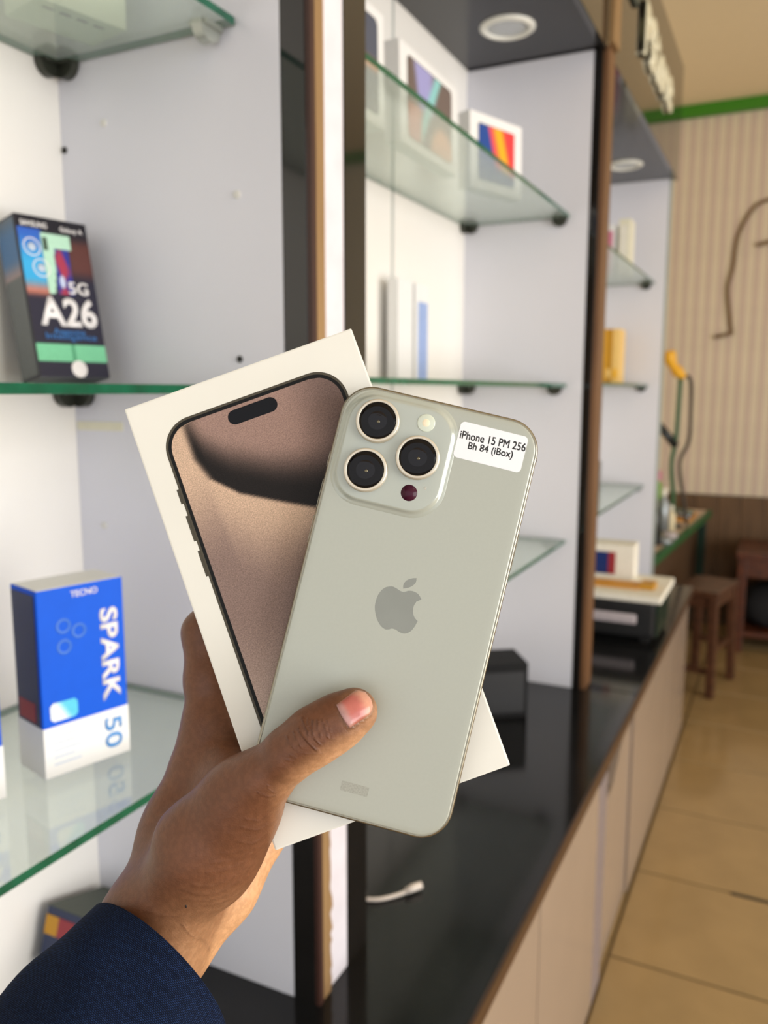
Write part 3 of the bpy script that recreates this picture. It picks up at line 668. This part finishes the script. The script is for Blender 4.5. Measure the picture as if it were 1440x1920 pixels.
lathe('microphone_hole', [(r*mm, z*mm) for r, z in ((.55, 1.45), (.5, 1.56), (.3, 1.5), (0, 1.5))], 'lens_ring', ph, 16, (.1*mm, 46.3*mm, 0))
bm = bmesh.new(); q = rrect(26*mm, 14*mm, 1.7*mm, 8); loft(bm, [(q, 0), (q, .12*mm)]); MS = Matrix.Translation((20.4*mm, 67.35*mm, 0)) @ Matrix.Rotation(R_(-.6), 4, 'Z')
bmesh.ops.transform(bm, matrix=MS, verts=bm.verts); stk = bm_obj('sticker', bm, 'sticker_paper', ph, label='white price sticker with two lines of text')
text('lettering', 'iPhone 15 PM 256', 'ink_black', stk, MS @ Matrix.Translation((.2*mm, 2.35*mm, .12*mm)) @ Matrix.Rotation(R_(2.2), 4, 'Z'), width=25.0*mm, height=3.0*mm, extrude=.02*mm, heavy=.13*mm)
text('lettering', 'Bh 84 (iBox)', 'ink_black', stk, MS @ Matrix.Translation((.2*mm, -1.6*mm, .12*mm)) @ Matrix.Rotation(R_(2.2), 4, 'Z'), width=17.0*mm, height=3.5*mm, extrude=.02*mm, heavy=.13*mm)
# emblem
def px_local(p, z=0):
    r = CA*(p[0]-720)/F-CB*(p[1]-960)/F+CC; n = RP[:, 2]; s = ((TP+n*z)@n)/(r@n); q = (r*s-TP)@RP; return (q[0], q[1])
def zoomed(pts): return [px_local((480+x/2.769, 1050+y/2.769)) for x, y in pts]
def smooth_closed(segs):
    out = []
    for sg in segs: out += [(p.x, p.y) for p in smoothpath([(x, y, 0) for x, y in sg], 6)[:-1]]
    return out
bodyp = [(832, 217), (859, 205)], [(859, 205), (843, 178), (818, 163), (792, 160), (768, 166), (748, 160), (724, 144), (700, 137), (664, 147), (634, 182), (618, 235), (623, 290), (643, 335), (668, 358), (688, 360), (706, 356), (726, 362), (750, 377), (774, 382), (800, 372), (822, 348), (839, 317)], [(839, 317), (822, 297), (815, 268), (819, 240), (832, 217)]
leafp = [[(764, 148), (767, 125), (784, 105), (808, 96), (833, 94)], [(833, 94), (831, 113), (818, 130), (794, 143), (764, 148)]]
for sg in (list(bodyp), leafp):
    pts = smooth_closed([zoomed(s) for s in sg])
    bm = bmesh.new(); loft(bm, [(pts, -.05*mm), (pts, .03*mm)]); bm_obj('emblem', bm, 'logo_grey', ph)
slab('worn_print', rrect(10.4*mm, 3.6*mm, .3*mm, 3), 0, .02*mm, 'print_grey', ph).location = (1.2*mm, -68.2*mm, 0)
for (y0, y1) in ((24.2, 38), ): box('side_button', 38.3*mm, 38.75*mm, y0*mm, y1*mm, -5.6*mm, -2.6*mm, 'titanium', ph, .0002)
for (y0, y1) in ((46, 52), (30, 41), (16, 27)): box('side_button', -38.75*mm, -38.3*mm, y0*mm, y1*mm, -5.6*mm, -2.6*mm, 'titanium', ph, .0002)
for (x, y) in ((38.28, 66), (-38.42, 66), (38.28, -64), (-38.42, -64)): box('antenna_line', x*mm, (x+.14)*mm, (y-.6)*mm, (y+.6)*mm, -7*mm, -1.2*mm, 'seam_dark', ph, 0)
box('port', -5*mm, 5*mm, -80.05*mm, -79.8*mm, -5.6*mm, -2.8*mm, 'seam_dark', ph, 0)

# ------------------------------------------------------------------ its carton
BW, BH, BT = .095*KB, .180*KB, .0265
bx = thing('phone_carton', 'flat white phone carton held behind the grey phone, printed with a phone front', 'box', tuple(TB+[0, 0, ZC]), Matrix(RB.tolist()))
box('carton_lid', -BW/2, BW/2, -BH/2, BH/2, -BT, 0, 'carton_white', bx, .0007)
pw, phh = 75.2*mm, 158*mm
fr = slab('printed_frame', rrect(pw, phh, 12.4*mm, 14), 0, .04*mm, 'print_rim', bx)
be = slab('printed_bezel', rrect(pw-1.9*mm, phh-1.9*mm, 11.6*mm, 14), .04*mm, .06*mm, 'print_bezel', fr)
CV = [(-60, 66), (-27.4, 66), (-26.9, 60.4), (-23.5, 51.5), (-15.5, 43.3), (-2.8, 35.6), (9, 28.9), (20, 24), (40, 17)]
def scr(x, y):
    x /= mm; y /= mm
    xb = [c[0] for c in CV[1:]]; yb = [c[1] for c in CV[1:]]
    b = float(np.interp(x, xb, yb)) if x > -27.4 else 200
    up = (156, 128, 118)
    up = mixc(up, (112, 92, 86), sstep(10, 34, x))
    if x < -20: up = mixc(up, (100, 82, 72), sstep(-20, -27, x)*.6)
    dk = mixc((30, 26, 25), up, sstep(6+max(0, x)*.1, 25+max(0, x)*.25, y-b))
    lo = mixc((206, 176, 152), (138, 116, 108), sstep(0, 42, min(b, 60+.0*x)-y))
    lo = mixc(lo, (196, 172, 160), sstep(0, -45, y)*sstep(14, -24, x)); lo = mixc(lo, (84, 66, 60), sstep(-16, 12, x+(y-10)*.28)*sstep(28, -8, y))  # lower right of the print darkened, with the phone's contact shadow painted in
    if x < -27.4+3 and y > 40:
        e = sstep(-29.5, -25.5, x-(66-y)*.03 if y > 60 else x)
    t = sstep(-.9, .9, y-b)
    if y > 52: t = sstep(-29.5, -26.0, x-max(0, 62-y)*.35)
    return mixc(lo, dk, t)
art('printed_screen', pw-4.6*mm, phh-4.6*mm, 90, 190, scr, be, Matrix.Translation((0, 0, .07*mm)), 'screen_print', 10.2*mm)
isl = slab('printed_island', rrect(20.4*mm, 5.9*mm, 2.9*mm, 10), .07*mm, .09*mm, 'print_island', be); isl.location = (0, 72.4*mm, 0)
for (y0, y1) in ((47, 53), (31.5, 42), (17, 27.5)): box('printed_button', -38.5*mm, -37.5*mm, y0*mm, y1*mm, 0, .04*mm, 'print_rim', bx, 0)

# ------------------------------------------------------------------ the hand: one continuous surface grown from a distance field
def K(px, py, d):                            # a point in the frame of the eye (m): right, up, ahead
    return np.array([(px-720)/F*d, -(py-960)/F*d, d])
def to_world(c): return c[..., 0:1]*CA+c[..., 1:2]*CB+c[..., 2:3]*CC+np.array([0, 0, ZC])
#  (a: x, y, depth, radius mm) -> (b: ...), blend (mm), group
BONES = [
 # wrist and forearm
 ((268, 1745, .325), 17.0, (120, 1955, .303), 20, 12), ((306, 1792, .330), 15.5, (180, 2010, .306), 19, 12), ((285, 1775, .340), 15, (150, 2000, .315), 18, 12),
 # index side of the hand
 ((274, 1740, .330), 16.5, (339, 1556, .344), 14.2, 12), ((339, 1556, .344), 14.2, (396, 1368, .352), 11.6, 12),
 # middle, ring and little metacarpals, behind the carton
 ((290, 1750, .338), 14, (452, 1430, .3665), 11, 10), ((300, 1765, .341), 13.5, (505, 1470, .371), 10.5, 10), ((318, 1775, .343), 12.5, (545, 1500, .371), 9.5, 10),
 # heel of the palm, little finger side
 ((318, 1770, .338), 15.0, (408, 1657, .349), 15.5, 9), ((408, 1657, .349), 15.5, (464, 1575, .363), 11.5, 9),
 # thumb root (thenar)
 ((304, 1722, .324), 16.5, (390, 1586, .3165), 17.2, 12), ((390, 1586, .3165), 17.2, (454, 1500, .3090), 13.4, 11), ((402, 1614, .320), 14.2, (446, 1545, .313), 12.6, 9),
 # extensor tendon along the thumb
 ((444, 1466, .3055), 6.0, (344, 1566, .3130), 8.0, 8),
 # web between thumb and index
 ((385, 1440, .3500), 9.0, (440, 1462, .3260), 9.0, 10), ((402, 1395, .3520), 8.0, (446, 1448, .3300), 6.5, 8),
]
THUMB = [((456, 1500, .3085), 13.2), ((494, 1458, .3015), 10.4), ((545, 1412, .2965), 9.2), ((590, 1379, .2950), 9.7), ((632, 1354, .2953), 9.3), ((664, 1334, .2963), 8.4)]
FINGERS = [
 [((397, 1368, .352), 11.2), ((392, 1275, .3580), 10.2), ((386, 1186, .3640), 9.9), ((440, 1120, .3625), 8.2), ((500, 1085, .3605), 7.9), ((560, 1055, .3585), 6.6)],
 [((452, 1430, .3665), 10.6), ((480, 1310, .373), 9.4), ((505, 1215, .373), 9.3), ((590, 1150, .3675), 8.4), ((650, 1120, .363), 8.0), ((720, 1090, .3585), 6.8)],
 [((505, 1470, .371), 10.2), ((570, 1370, .376), 9.0), ((610, 1290, .375), 9.0), ((685, 1240, .3685), 8.1), ((735, 1215, .364), 7.8), ((790, 1195, .3585), 6.6)],
 [((545, 1500, .371), 9.4), ((620, 1430, .373), 8.0), ((678, 1385, .371), 7.9), ((735, 1350, .366), 7.2), ((775, 1330, .362), 6.9), ((815, 1318, .3580), 5.9)],
]
def capsule(P, a, ra, b, rb):
    ba = b-a; pa = P-a; h = np.clip((pa@ba)/(ba@ba), 0, 1)
    return np.sqrt(((pa-h[..., None]*ba)**2).sum(-1))-(ra+(rb-ra)*h)
def smin(a, b, k):
    h = np.clip(.5+.5*(b-a)/k, 0, 1); return b*(1-h)+a*h-k*h*(1-h)
def chain(P, ch, k=.004):
    d = None
    for (a, ra), (b, rb) in zip(ch, ch[1:]):
        c = capsule(P, K(*a), ra*mm, K(*b), rb*mm); d = c if d is None else smin(d, c, k)
    return d
# carton and phone as solids in the same frame, to be pressed into the skin
TOC = np.array([CA, CB, CC])                 # world -> eye
def solid(P, Rm, t, hx, hy, z0, z1, r=0):
    L_ = (P-TOC@t)@(TOC@Rm); q = np.abs(np.stack([L_[..., 0], L_[..., 1], L_[..., 2]-(z0+z1)/2], -1))-np.array([hx-r, hy-r, (z1-z0)/2])
    qx = np.sqrt((np.maximum(q[..., :2], 0)**2).sum(-1))+np.minimum(np.maximum(q[..., 0], q[..., 1]), 0)-r
    return np.maximum(qx, q[..., 2])
def field(P):
    d = None
    for a, ra, b, rb, k in BONES:
        c = capsule(P, K(*a), ra*mm, K(*b), rb*mm); d = c if d is None else smin(d, c, k*mm)
    fg = None
    for ch in FINGERS:
        c = chain(P, ch); fg = c if fg is None else smin(fg, c, .0012)
    d = smin(d, fg, .007)
    th = chain(P, THUMB)
    # flattened pad and knuckle
    th = smin(th, capsule(P, K(575, 1392, .2948), 8.2*mm, K(606, 1372, .2946), 8.2*mm), .004)
    d = smin(d, th, .009)
    cut = np.minimum(solid(P, RB, TB, BW/2, BH/2, -BT, 0), solid(P, RP, TP, PW/2, PH/2, -PT, 0, .0122))-.0003
    k = .0015; h = np.clip(.5-.5*(d+cut)/k, 0, 1)
    return d*(1-h)+(-cut)*h+k*h*(1-h)
def surface_nets(lo, hi, st):
    n = np.ceil((hi-lo)/st).astype(int)+1
    ax = [lo[i]+st*np.arange(n[i]) for i in range(3)]
    V = np.empty(n, dtype=np.float32)
    for i in range(0, n[0], 16):
        X, Y, Z_ = np.meshgrid(ax[0][i:i+16], ax[1], ax[2], indexing='ij'); V[i:i+16] = field(np.stack([X, Y, Z_], -1))
    s = V < 0; c = [slice(None, -1), slice(1, None)]
    cnt = np.zeros(np.array(n)-1, np.float32); acc = np.zeros((*(np.array(n)-1), 3), np.float32)
    for axis in range(3):
        for o1 in (0, 1):
            for o2 in (0, 1):
                a = [None]*3; b = [None]*3; oth = [q for q in range(3) if q != axis]
                a[axis], b[axis] = c[0], c[1]
                a[oth[0]] = b[oth[0]] = c[o1]; a[oth[1]] = b[oth[1]] = c[o2]
                va, vb = V[tuple(a)], V[tuple(b)]; m_ = (va < 0) != (vb < 0)
                t = np.where(m_, va/np.where(m_, va-vb, 1), 0)
                cnt += m_; acc[..., axis] += t*m_; acc[..., oth[0]] += o1*m_; acc[..., oth[1]] += o2*m_
    act = cnt > 0; idx = -np.ones(act.shape, int); ii = np.argwhere(act); idx[act] = np.arange(len(ii))
    vt = lo+st*(ii+acc[act]/cnt[act][:, None])
    quads = []
    for axis in range(3):
        oth = [q for q in range(3) if q != axis]
        a = [slice(1, -1)]*3; b = [slice(1, -1)]*3; a[axis] = slice(0, -1); b[axis] = slice(1, None)
        sa, sb = s[tuple(a)], s[tuple(b)]; e = np.argwhere(sa != sb)
        flip = sa[sa != sb]
        base_ = e.copy(); base_[:, oth[0]] += 1; base_[:, oth[1]] += 1
        def I(d0, d1):
            q = base_.copy(); q[:, oth[0]] += d0; q[:, oth[1]] += d1; return idx[q[:, 0], q[:, 1], q[:, 2]]
        Q = np.stack([I(-1, -1), I(0, -1), I(0, 0), I(-1, 0)], 1)
        fl = flip if axis != 1 else ~flip
        Q[~fl] = Q[~fl][:, ::-1]; quads.append(Q)
    return vt, np.concatenate(quads)
HL, HH = np.array([-.155, -.225, .262]), np.array([.045, .000, .392])
hv, hq = surface_nets(HL, HH, .00085)
person = thing('person', 'person in a navy sleeve, left hand holding the grey phone and its white carton', 'person', tuple(to_world(K(282, 1775, .33))))
pinv = np.array(person.location)
def pix(c): return 720+F*c[:, 0]/c[:, 2], 960-F*c[:, 1]/c[:, 2]
me = bpy.data.meshes.new('arm'); me.from_pydata((to_world(hv)-pinv).tolist(), [], hq.tolist()); me.update()
# skin detail: paler palm side, knuckle and wrist creases
vx, vy = pix(hv); cr = np.zeros(len(hv)); near = np.ones(len(hv), bool)
def Zm(x, y): return (480+x/5.538, 1270+y/5.538)
def Zw(x, y): return (x/2.571, 1450+y/2.571)
CRE = [([Zm(480, 425), Zm(500, 490), Zm(535, 560), Zm(550, 610)], 1.5, 1), ([Zm(440, 530), Zm(470, 600), Zm(510, 640), Zm(560, 700), Zm(640, 760)], 1.4, 1),
 ([Zm(600, 450), Zm(585, 520), Zm(600, 620), Zm(660, 690)], 1.3, .9), ([Zm(640, 440), Zm(650, 540), Zm(680, 640), Zm(676, 690)], 1.2, .7),
 ([Zm(320, 610), Zm(345, 670), Zm(390, 730)], 1.6, .6), ([Zm(690, 440), Zm(725, 530), Zm(745, 620)], 1.3, .6), ([Zm(735, 430), Zm(770, 540), Zm(790, 640)], 1.2, .45), ([Zm(390, 560), Zm(420, 650), Zm(470, 720)], 1.3, .6), ([Zm(540, 430), Zm(545, 500), Zm(580, 560)], 1.1, .5),
 ([Zm(500, 800), Zm(620, 790), Zm(700, 800)], 1.3, .3), ([Zm(300, 850), Zm(400, 880)], 1.3, .3), ([Zm(340, 800), Zm(430, 850)], 1.2, .3), ([Zm(120, 1120), Zm(150, 1180), Zm(210, 1200)], 1.6, .4), ([Zm(20, 1200), Zm(120, 1240), Zm(200, 1230)], 1.6, .4),
 ([Zw(880, 560), Zw(960, 585), Zw(1060, 575), Zw(1150, 520)], 2.6, .34), ([Zw(900, 610), Zw(1000, 615), Zw(1090, 590)], 2.4, .3), ([Zw(930, 540), Zw(1030, 545), Zw(1130, 500)], 2.4, .26), ([Zw(1000, 640), Zw(1080, 620), Zw(1130, 585)], 2.2, .22), ([Zw(1000, 480), Zw(1080, 470), Zw(1180, 430)], 2.6, .2), ([Zw(1030, 430), Zw(1110, 425), Zw(1200, 390)], 2.6, .2), ([Zw(1060, 385), Zw(1130, 385), Zw(1220, 350)], 2.6, .18),
 ([Zw(960, 790), Zw(990, 810), Zw(1015, 860)], 2.2, .4), ([Zw(880, 730), Zw(920, 780), Zw(960, 800)], 1.8, .35), ([Zw(700, 660), Zw(800, 690), Zw(900, 680)], 2, .2), ([Zw(1180, 220), Zw(1250, 230), Zw(1290, 200)], 2, .3), ([Zw(1160, 260), Zw(1240, 275), Zw(1285, 250)], 2, .3), ([Zw(1150, 330), Zw(1220, 340), Zw(1262, 310)], 2, .3),
 ([Zm(832, 285), Zm(852, 330), Zm(880, 390), Zm(915, 450), Zm(972, 530), Zm(1080, 470), Zm(1188, 390), Zm(1222, 300), Zm(1200, 222), Zm(1138, 144)], 2.3, .7), ([(392, 1352), (404, 1344), (418, 1348)], 2.2, .4), ([(388, 1362), (402, 1356), (416, 1360)], 2.2, .3)]
facing = hv[:, 2] < .3385
wr = (vy > 1480) & (hv[:, 2] < .352)
for pl, wd, st_ in CRE:
    P = smoothpath([(x, y, 0) for x, y in pl], 5); best = np.full(len(hv), 1e9)
    for a, b in zip(P, P[1:]):
        ax_, ay = a.x, a.y; bx_, by = b.x-a.x, b.y-a.y; t = np.clip(((vx-ax_)*bx_+(vy-ay)*by)/(bx_*bx_+by*by+1e-9), 0, 1)
        best = np.minimum(best, np.hypot(vx-ax_-t*bx_, vy-ay-t*by))
    cr = np.maximum(cr, st_*np.exp(-(best/wd/1.3)**2)*(facing | wr))
# paler skin: pad side of the thumb, heel of the palm (its light coloured in too), inner fingers
tx, ty = .84, -.54
side = (vx-560)*.54+(vy-1405)*.84
pal = np.clip((side-14)/34, 0, 1)*np.clip((vx-500)/80, 0, 1)*(hv[:, 2] < .318)*.75
tip = np.clip(1-np.hypot(vx-690, vy-1330)/60, 0, 1)*(hv[:, 2] < .318); pal = np.maximum(pal, tip*.6)
hy = capsule(hv, K(318, 1770, .338), 15*mm, K(408, 1657, .349), 15.5*mm); hy = np.minimum(hy, capsule(hv, K(408, 1657, .349), 15.5*mm, K(464, 1575, .363), 11.5*mm)); ty_ = np.minimum(capsule(hv, K(304, 1722, .324), 16.5*mm, K(390, 1586, .3165), 17.2*mm), capsule(hv, K(402, 1614, .320), 14.2*mm, K(446, 1545, .313), 12.6*mm))
heel = 1/(1+np.exp(-((ty_-hy)/.0025-1.0)))*np.clip((vx-345)/50, 0, 1)*(vy > 1540); pal = np.maximum(pal, np.clip(heel, 0, 1))
pal = np.maximum(pal, np.clip((vy-1650)/150, 0, 1)*np.clip((vx-235-(1830-vy)*.25)/90, 0, 1)*.55)
knk = np.exp(-((vx-395)/28)**2-((vy-1352)/38)**2)*.35+np.exp(-((vx-588)/42)**2-((vy-1382)/42)**2)*.0
for nm, arr in (('crease', cr), ('palm', np.clip(pal, 0, 1)), ('dark', knk)):
    a = me.attributes.new(nm, 'FLOAT', 'POINT'); a.data.foreach_set('value', arr.astype(np.float32))
def mat_skin():
    m = bpy.data.materials.new('skin'); m.use_nodes = True; nt = m.node_tree; b = nt.nodes['Principled BSDF']; L = nt.links
    N = lambda t: nt.nodes.new('ShaderNode'+t)
    A_ = {}
    for nm in ('crease', 'palm', 'dark'):
        A_[nm] = N('Attribute'); A_[nm].attribute_name = nm
    tc = N('TexCoord')
    def noise(sc, det=4):
        n = N('TexNoise'); n.inputs['Scale'].default_value = sc; n.inputs['Detail'].default_value = det; L.new(tc.outputs['Object'], n.inputs['Vector']); return n.outputs['Fac']
    def mix(f, a, bb, bt='MIX'):
        q = N('MixRGB'); q.blend_type = bt
        for k_, v in ((0, f), (1, a), (2, bb)):
            if isinstance(v, (int, float)): q.inputs[k_].default_value = v
            elif isinstance(v, tuple): q.inputs[k_].default_value = (*v, 1)
            else: L.new(v, q.inputs[k_])
        return q.outputs[0]
    c = mix(noise(38), lin(SKIN_A), lin(SKIN_B))
    c = mix(A_['palm'].outputs['Fac'], c, mix(noise(50), lin(SKIN_P1), lin(SKIN_P2)))
    sp = N('ValToRGB'); sp.color_ramp.elements[0].position = .42; sp.color_ramp.elements[1].position = .62; L.new(noise(420, 5), sp.inputs[0])
    sp.color_ramp.elements[0].color = (.88, .86, .84, 1); sp.color_ramp.elements[1].color = (1.06, 1.06, 1.06, 1)
    c = mix(1.0, c, sp.outputs[0], 'MULTIPLY')
    cm = N('Math'); cm.operation = 'MULTIPLY'; cm.inputs[1].default_value = .55; L.new(A_['crease'].outputs['Fac'], cm.inputs[0])
    c = mix(cm.outputs[0], c, lin((70, 36, 22)))
    L.new(c, b.inputs['Base Color']); b.inputs['Roughness'].default_value = .46; b.inputs['Specular IOR Level'].default_value = .42
    b.inputs['Subsurface Weight'].default_value = .12; b.inputs['Subsurface Radius'].default_value = (.0035, .0014, .0008); b.inputs['Subsurface Scale'].default_value = 1.0
    v = N('TexVoronoi'); v.inputs['Scale'].default_value = 1500; L.new(tc.outputs['Object'], v.inputs['Vector'])
    h = N('Math'); h.operation = 'MULTIPLY_ADD'; h.inputs[1].default_value = -2.6; L.new(A_['crease'].outputs['Fac'], h.inputs[0])
    v2 = N('Math'); v2.operation = 'MULTIPLY'; v2.inputs[1].default_value = .35; L.new(v.outputs['Distance'], v2.inputs[0]); L.new(v2.outputs[0], h.inputs[2])
    n3 = N('Math'); n3.operation = 'MULTIPLY_ADD'; n3.inputs[1].default_value = .5; L.new(noise(260, 5), n3.inputs[0]); L.new(h.outputs[0], n3.inputs[2])
    bp = N('Bump'); bp.inputs['Strength'].default_value = .55; bp.inputs['Distance'].default_value = .0003; L.new(n3.outputs[0], bp.inputs['Height']); L.new(bp.outputs['Normal'], b.inputs['Normal'])
    MATS['skin'] = m
SKIN_A, SKIN_B, SKIN_P1, SKIN_P2 = (102, 63, 42), (122, 78, 52), (208, 156, 112), (222, 172, 128)  # palm tones: paler skin, brightened further for the light on the heel
mat_skin()
arm = link('arm', me, 'skin', person, True)
# thumbnail, moulded to the thumb
bvh = BVHTree.FromPolygons([Vector(v) for v in hv], [tuple(int(i) for i in q) for q in hq])
def hit(px, py):
    r = Vector(K(px, py, 1.0)).normalized(); h = bvh.ray_cast(Vector((0, 0, 0)), r); return (h[0], h[1]) if h[0] is not None else (None, None)
def Nl(x, y): return np.array(Zm(x, y))
base_c = [Nl(832, 285), Nl(852, 330), Nl(880, 390), Nl(915, 450), Nl(972, 527)]
tip_c = [Nl(1040, 128), Nl(1135, 150), Nl(1195, 225), Nl(1215, 300), Nl(1185, 385)]
def lerp_c(C_, t): x = t*(len(C_)-1); i = min(int(x), len(C_)-2); f = x-i; return C_[i]*(1-f)+C_[i+1]*f
nu, nv = 18, 16; top = []; bot = []
for i in range(nu+1):
    for j in range(nv+1):
        s, t = i/nu, j/nv
        p = lerp_c(base_c, t)*(1-s)+lerp_c(tip_c, t)*s
        h, nn = hit(*p)
        if h is None:
            for q in range(1, 30):
                h, nn = hit(*(p+(np.array([640., 1340.])-p)*q/40))
                if h is not None: break
            h = K(*p, 1.0)/np.linalg.norm(K(*p, 1.0))*np.linalg.norm(h)
        h = np.array(h); n_ = -h/np.linalg.norm(h); lift = .00028+.0005*(1-(2*t-1)**2)*.6
        ed = min(s, 1-s, t, 1-t); lift *= min(1, .25+ed*9)
        top.append(h+n_*lift); bot.append(h-n_*.0004)
vs = to_world(np.array(top+bot))-pinv; n1 = (nu+1)*(nv+1); fs = []
for i in range(nu):
    for j in range(nv):
        a = i*(nv+1)+j; q = (a, a+1, a+nv+2, a+nv+1); fs += [q, tuple(n1+k for k in q[::-1])]
bd = [i*(nv+1) for i in range(nu)]+[nu*(nv+1)+j for j in range(nv)]+[i*(nv+1)+nv for i in range(nu, 0, -1)]+list(range(nv, 0, -1))
for a, b in zip(bd, bd[1:]+bd[:1]): fs.append((a, b, n1+b, n1+a))
nm_ = bpy.data.meshes.new('thumbnail'); nm_.from_pydata(vs.tolist(), [], fs); ncol = []
for i in range(nu+1):
    for j in range(nv+1):
        q_ = i/nu; c_ = mixc((176, 132, 128), (186, 104, 96), sstep(.12, .32, q_)); c_ = mixc(c_, (204, 146, 122), sstep(.6, .88, q_)); c_ = mixc(c_, (150, 96, 70), .5*sstep(.12, 0, min(j, nv-j)/nv)); ncol.append((*lin(c_), 1))
at_ = nm_.attributes.new('Col', 'FLOAT_COLOR', 'POINT'); at_.data.foreach_set('color', np.array(ncol*2, dtype=np.float32).ravel())
link('thumbnail', nm_, 'nail', person, True, 'pink thumbnail')
h, nn = hit(349, 1699)
bm = bmesh.new(); bmesh.ops.create_icosphere(bm, subdivisions=2, radius=.0006, matrix=Matrix.Translation(Vector((to_world(np.array(h))-pinv).tolist())) @ Matrix.Diagonal((.7, .7, 1.3, 1)))
bm_obj('mole', bm, 'freckle', person, True)

# sleeve: a woven tube with a turned hem
def mat_cloth():
    m = bpy.data.materials.new('navy_cloth'); m.use_nodes = True; nt = m.node_tree; b = nt.nodes['Principled BSDF']; L = nt.links
    uv = nt.nodes.new('ShaderNodeAttribute'); uv.attribute_name = 'weave'
    ck = nt.nodes.new('ShaderNodeTexBrick'); ck.inputs['Scale'].default_value = 1; ck.offset = .5
    ck.inputs['Color1'].default_value = (*lin((34, 54, 94)), 1); ck.inputs['Color2'].default_value = (*lin((22, 36, 68)), 1); ck.inputs['Mortar'].default_value = (*lin((4, 6, 13)), 1)
    ck.inputs['Mortar Size'].default_value = .16; ck.inputs['Mortar Smooth'].default_value = .8; ck.inputs['Brick Width'].default_value = .8; ck.inputs['Row Height'].default_value = .5
    L.new(uv.outputs['Vector'], ck.inputs['Vector']); L.new(ck.outputs['Color'], b.inputs['Base Color'])
    bp = nt.nodes.new('ShaderNodeBump'); bp.inputs['Strength'].default_value = .8; bp.inputs['Distance'].default_value = .0003; bp.invert = True
    L.new(ck.outputs['Fac'], bp.inputs['Height']); L.new(bp.outputs['Normal'], b.inputs['Normal'])
    b.inputs['Roughness'].default_value = .85; b.inputs['Specular IOR Level'].default_value = .12; b.inputs['Sheen Weight'].default_value = 0; MATS['navy_cloth'] = m
mat_cloth()
c0, c1_ = K(296, 1822, .3185), K(-170, 2365, .247)
axd = (c1_-c0)/np.linalg.norm(c1_-c0); side_ = np.cross(axd, [0, 0, 1.0]); side_ /= np.linalg.norm(side_); dep = np.cross(axd, side_)
NR, NC = 40, 96; Lm = np.linalg.norm(c1_-c0); vs, uvw = [], []
def ring(s, grow, inner):
    out = []
    for k in range(NC+1):
        a = 2*math.pi*k/NC+math.pi/2
        ra, rb = (.0350+.003*s)*grow, (.0345+.003*s)*grow
        wv = (.0012*math.sin(3*a+9*s)+.0009*math.sin(5*a-14*s+1))*min(1, s*6)
        if inner: ra -= .0013; rb -= .0013
        out.append(c0+axd*Lm*s+side_*(ra+wv)*math.cos(a)+dep*(rb+wv)*math.sin(a))
    return out
rows = [(.30, 1.0, True), (.12, 1.0, True), (.03, 1.0, True), (.004, 1.0, True), (0, .992, False)]+[(.004+(i/NR)**1.2*1.55, 1.0, False) for i in range(NR+1)]
acc_l = 0
for ri, (s, g, inn) in enumerate(rows):
    r_ = ring(s, g, inn)
    for k, p in enumerate(r_): vs.append(p); uvw.append((k/NC*200, s*Lm/.0011, 0))
N1 = NC+1; fs = [(r*N1+k, r*N1+k+1, (r+1)*N1+k+1, (r+1)*N1+k) for r in range(len(rows)-1) for k in range(NC)]
sm_ = bpy.data.meshes.new('sleeve'); sm_.from_pydata((to_world(np.array(vs))-pinv).tolist(), [], fs)
a = sm_.attributes.new('weave', 'FLOAT_VECTOR', 'POINT'); a.data.foreach_set('vector', np.array(uvw, dtype=np.float32).ravel())
link('sleeve', sm_, 'navy_cloth', person, True, 'navy blue woven sleeve ending at the wrist')
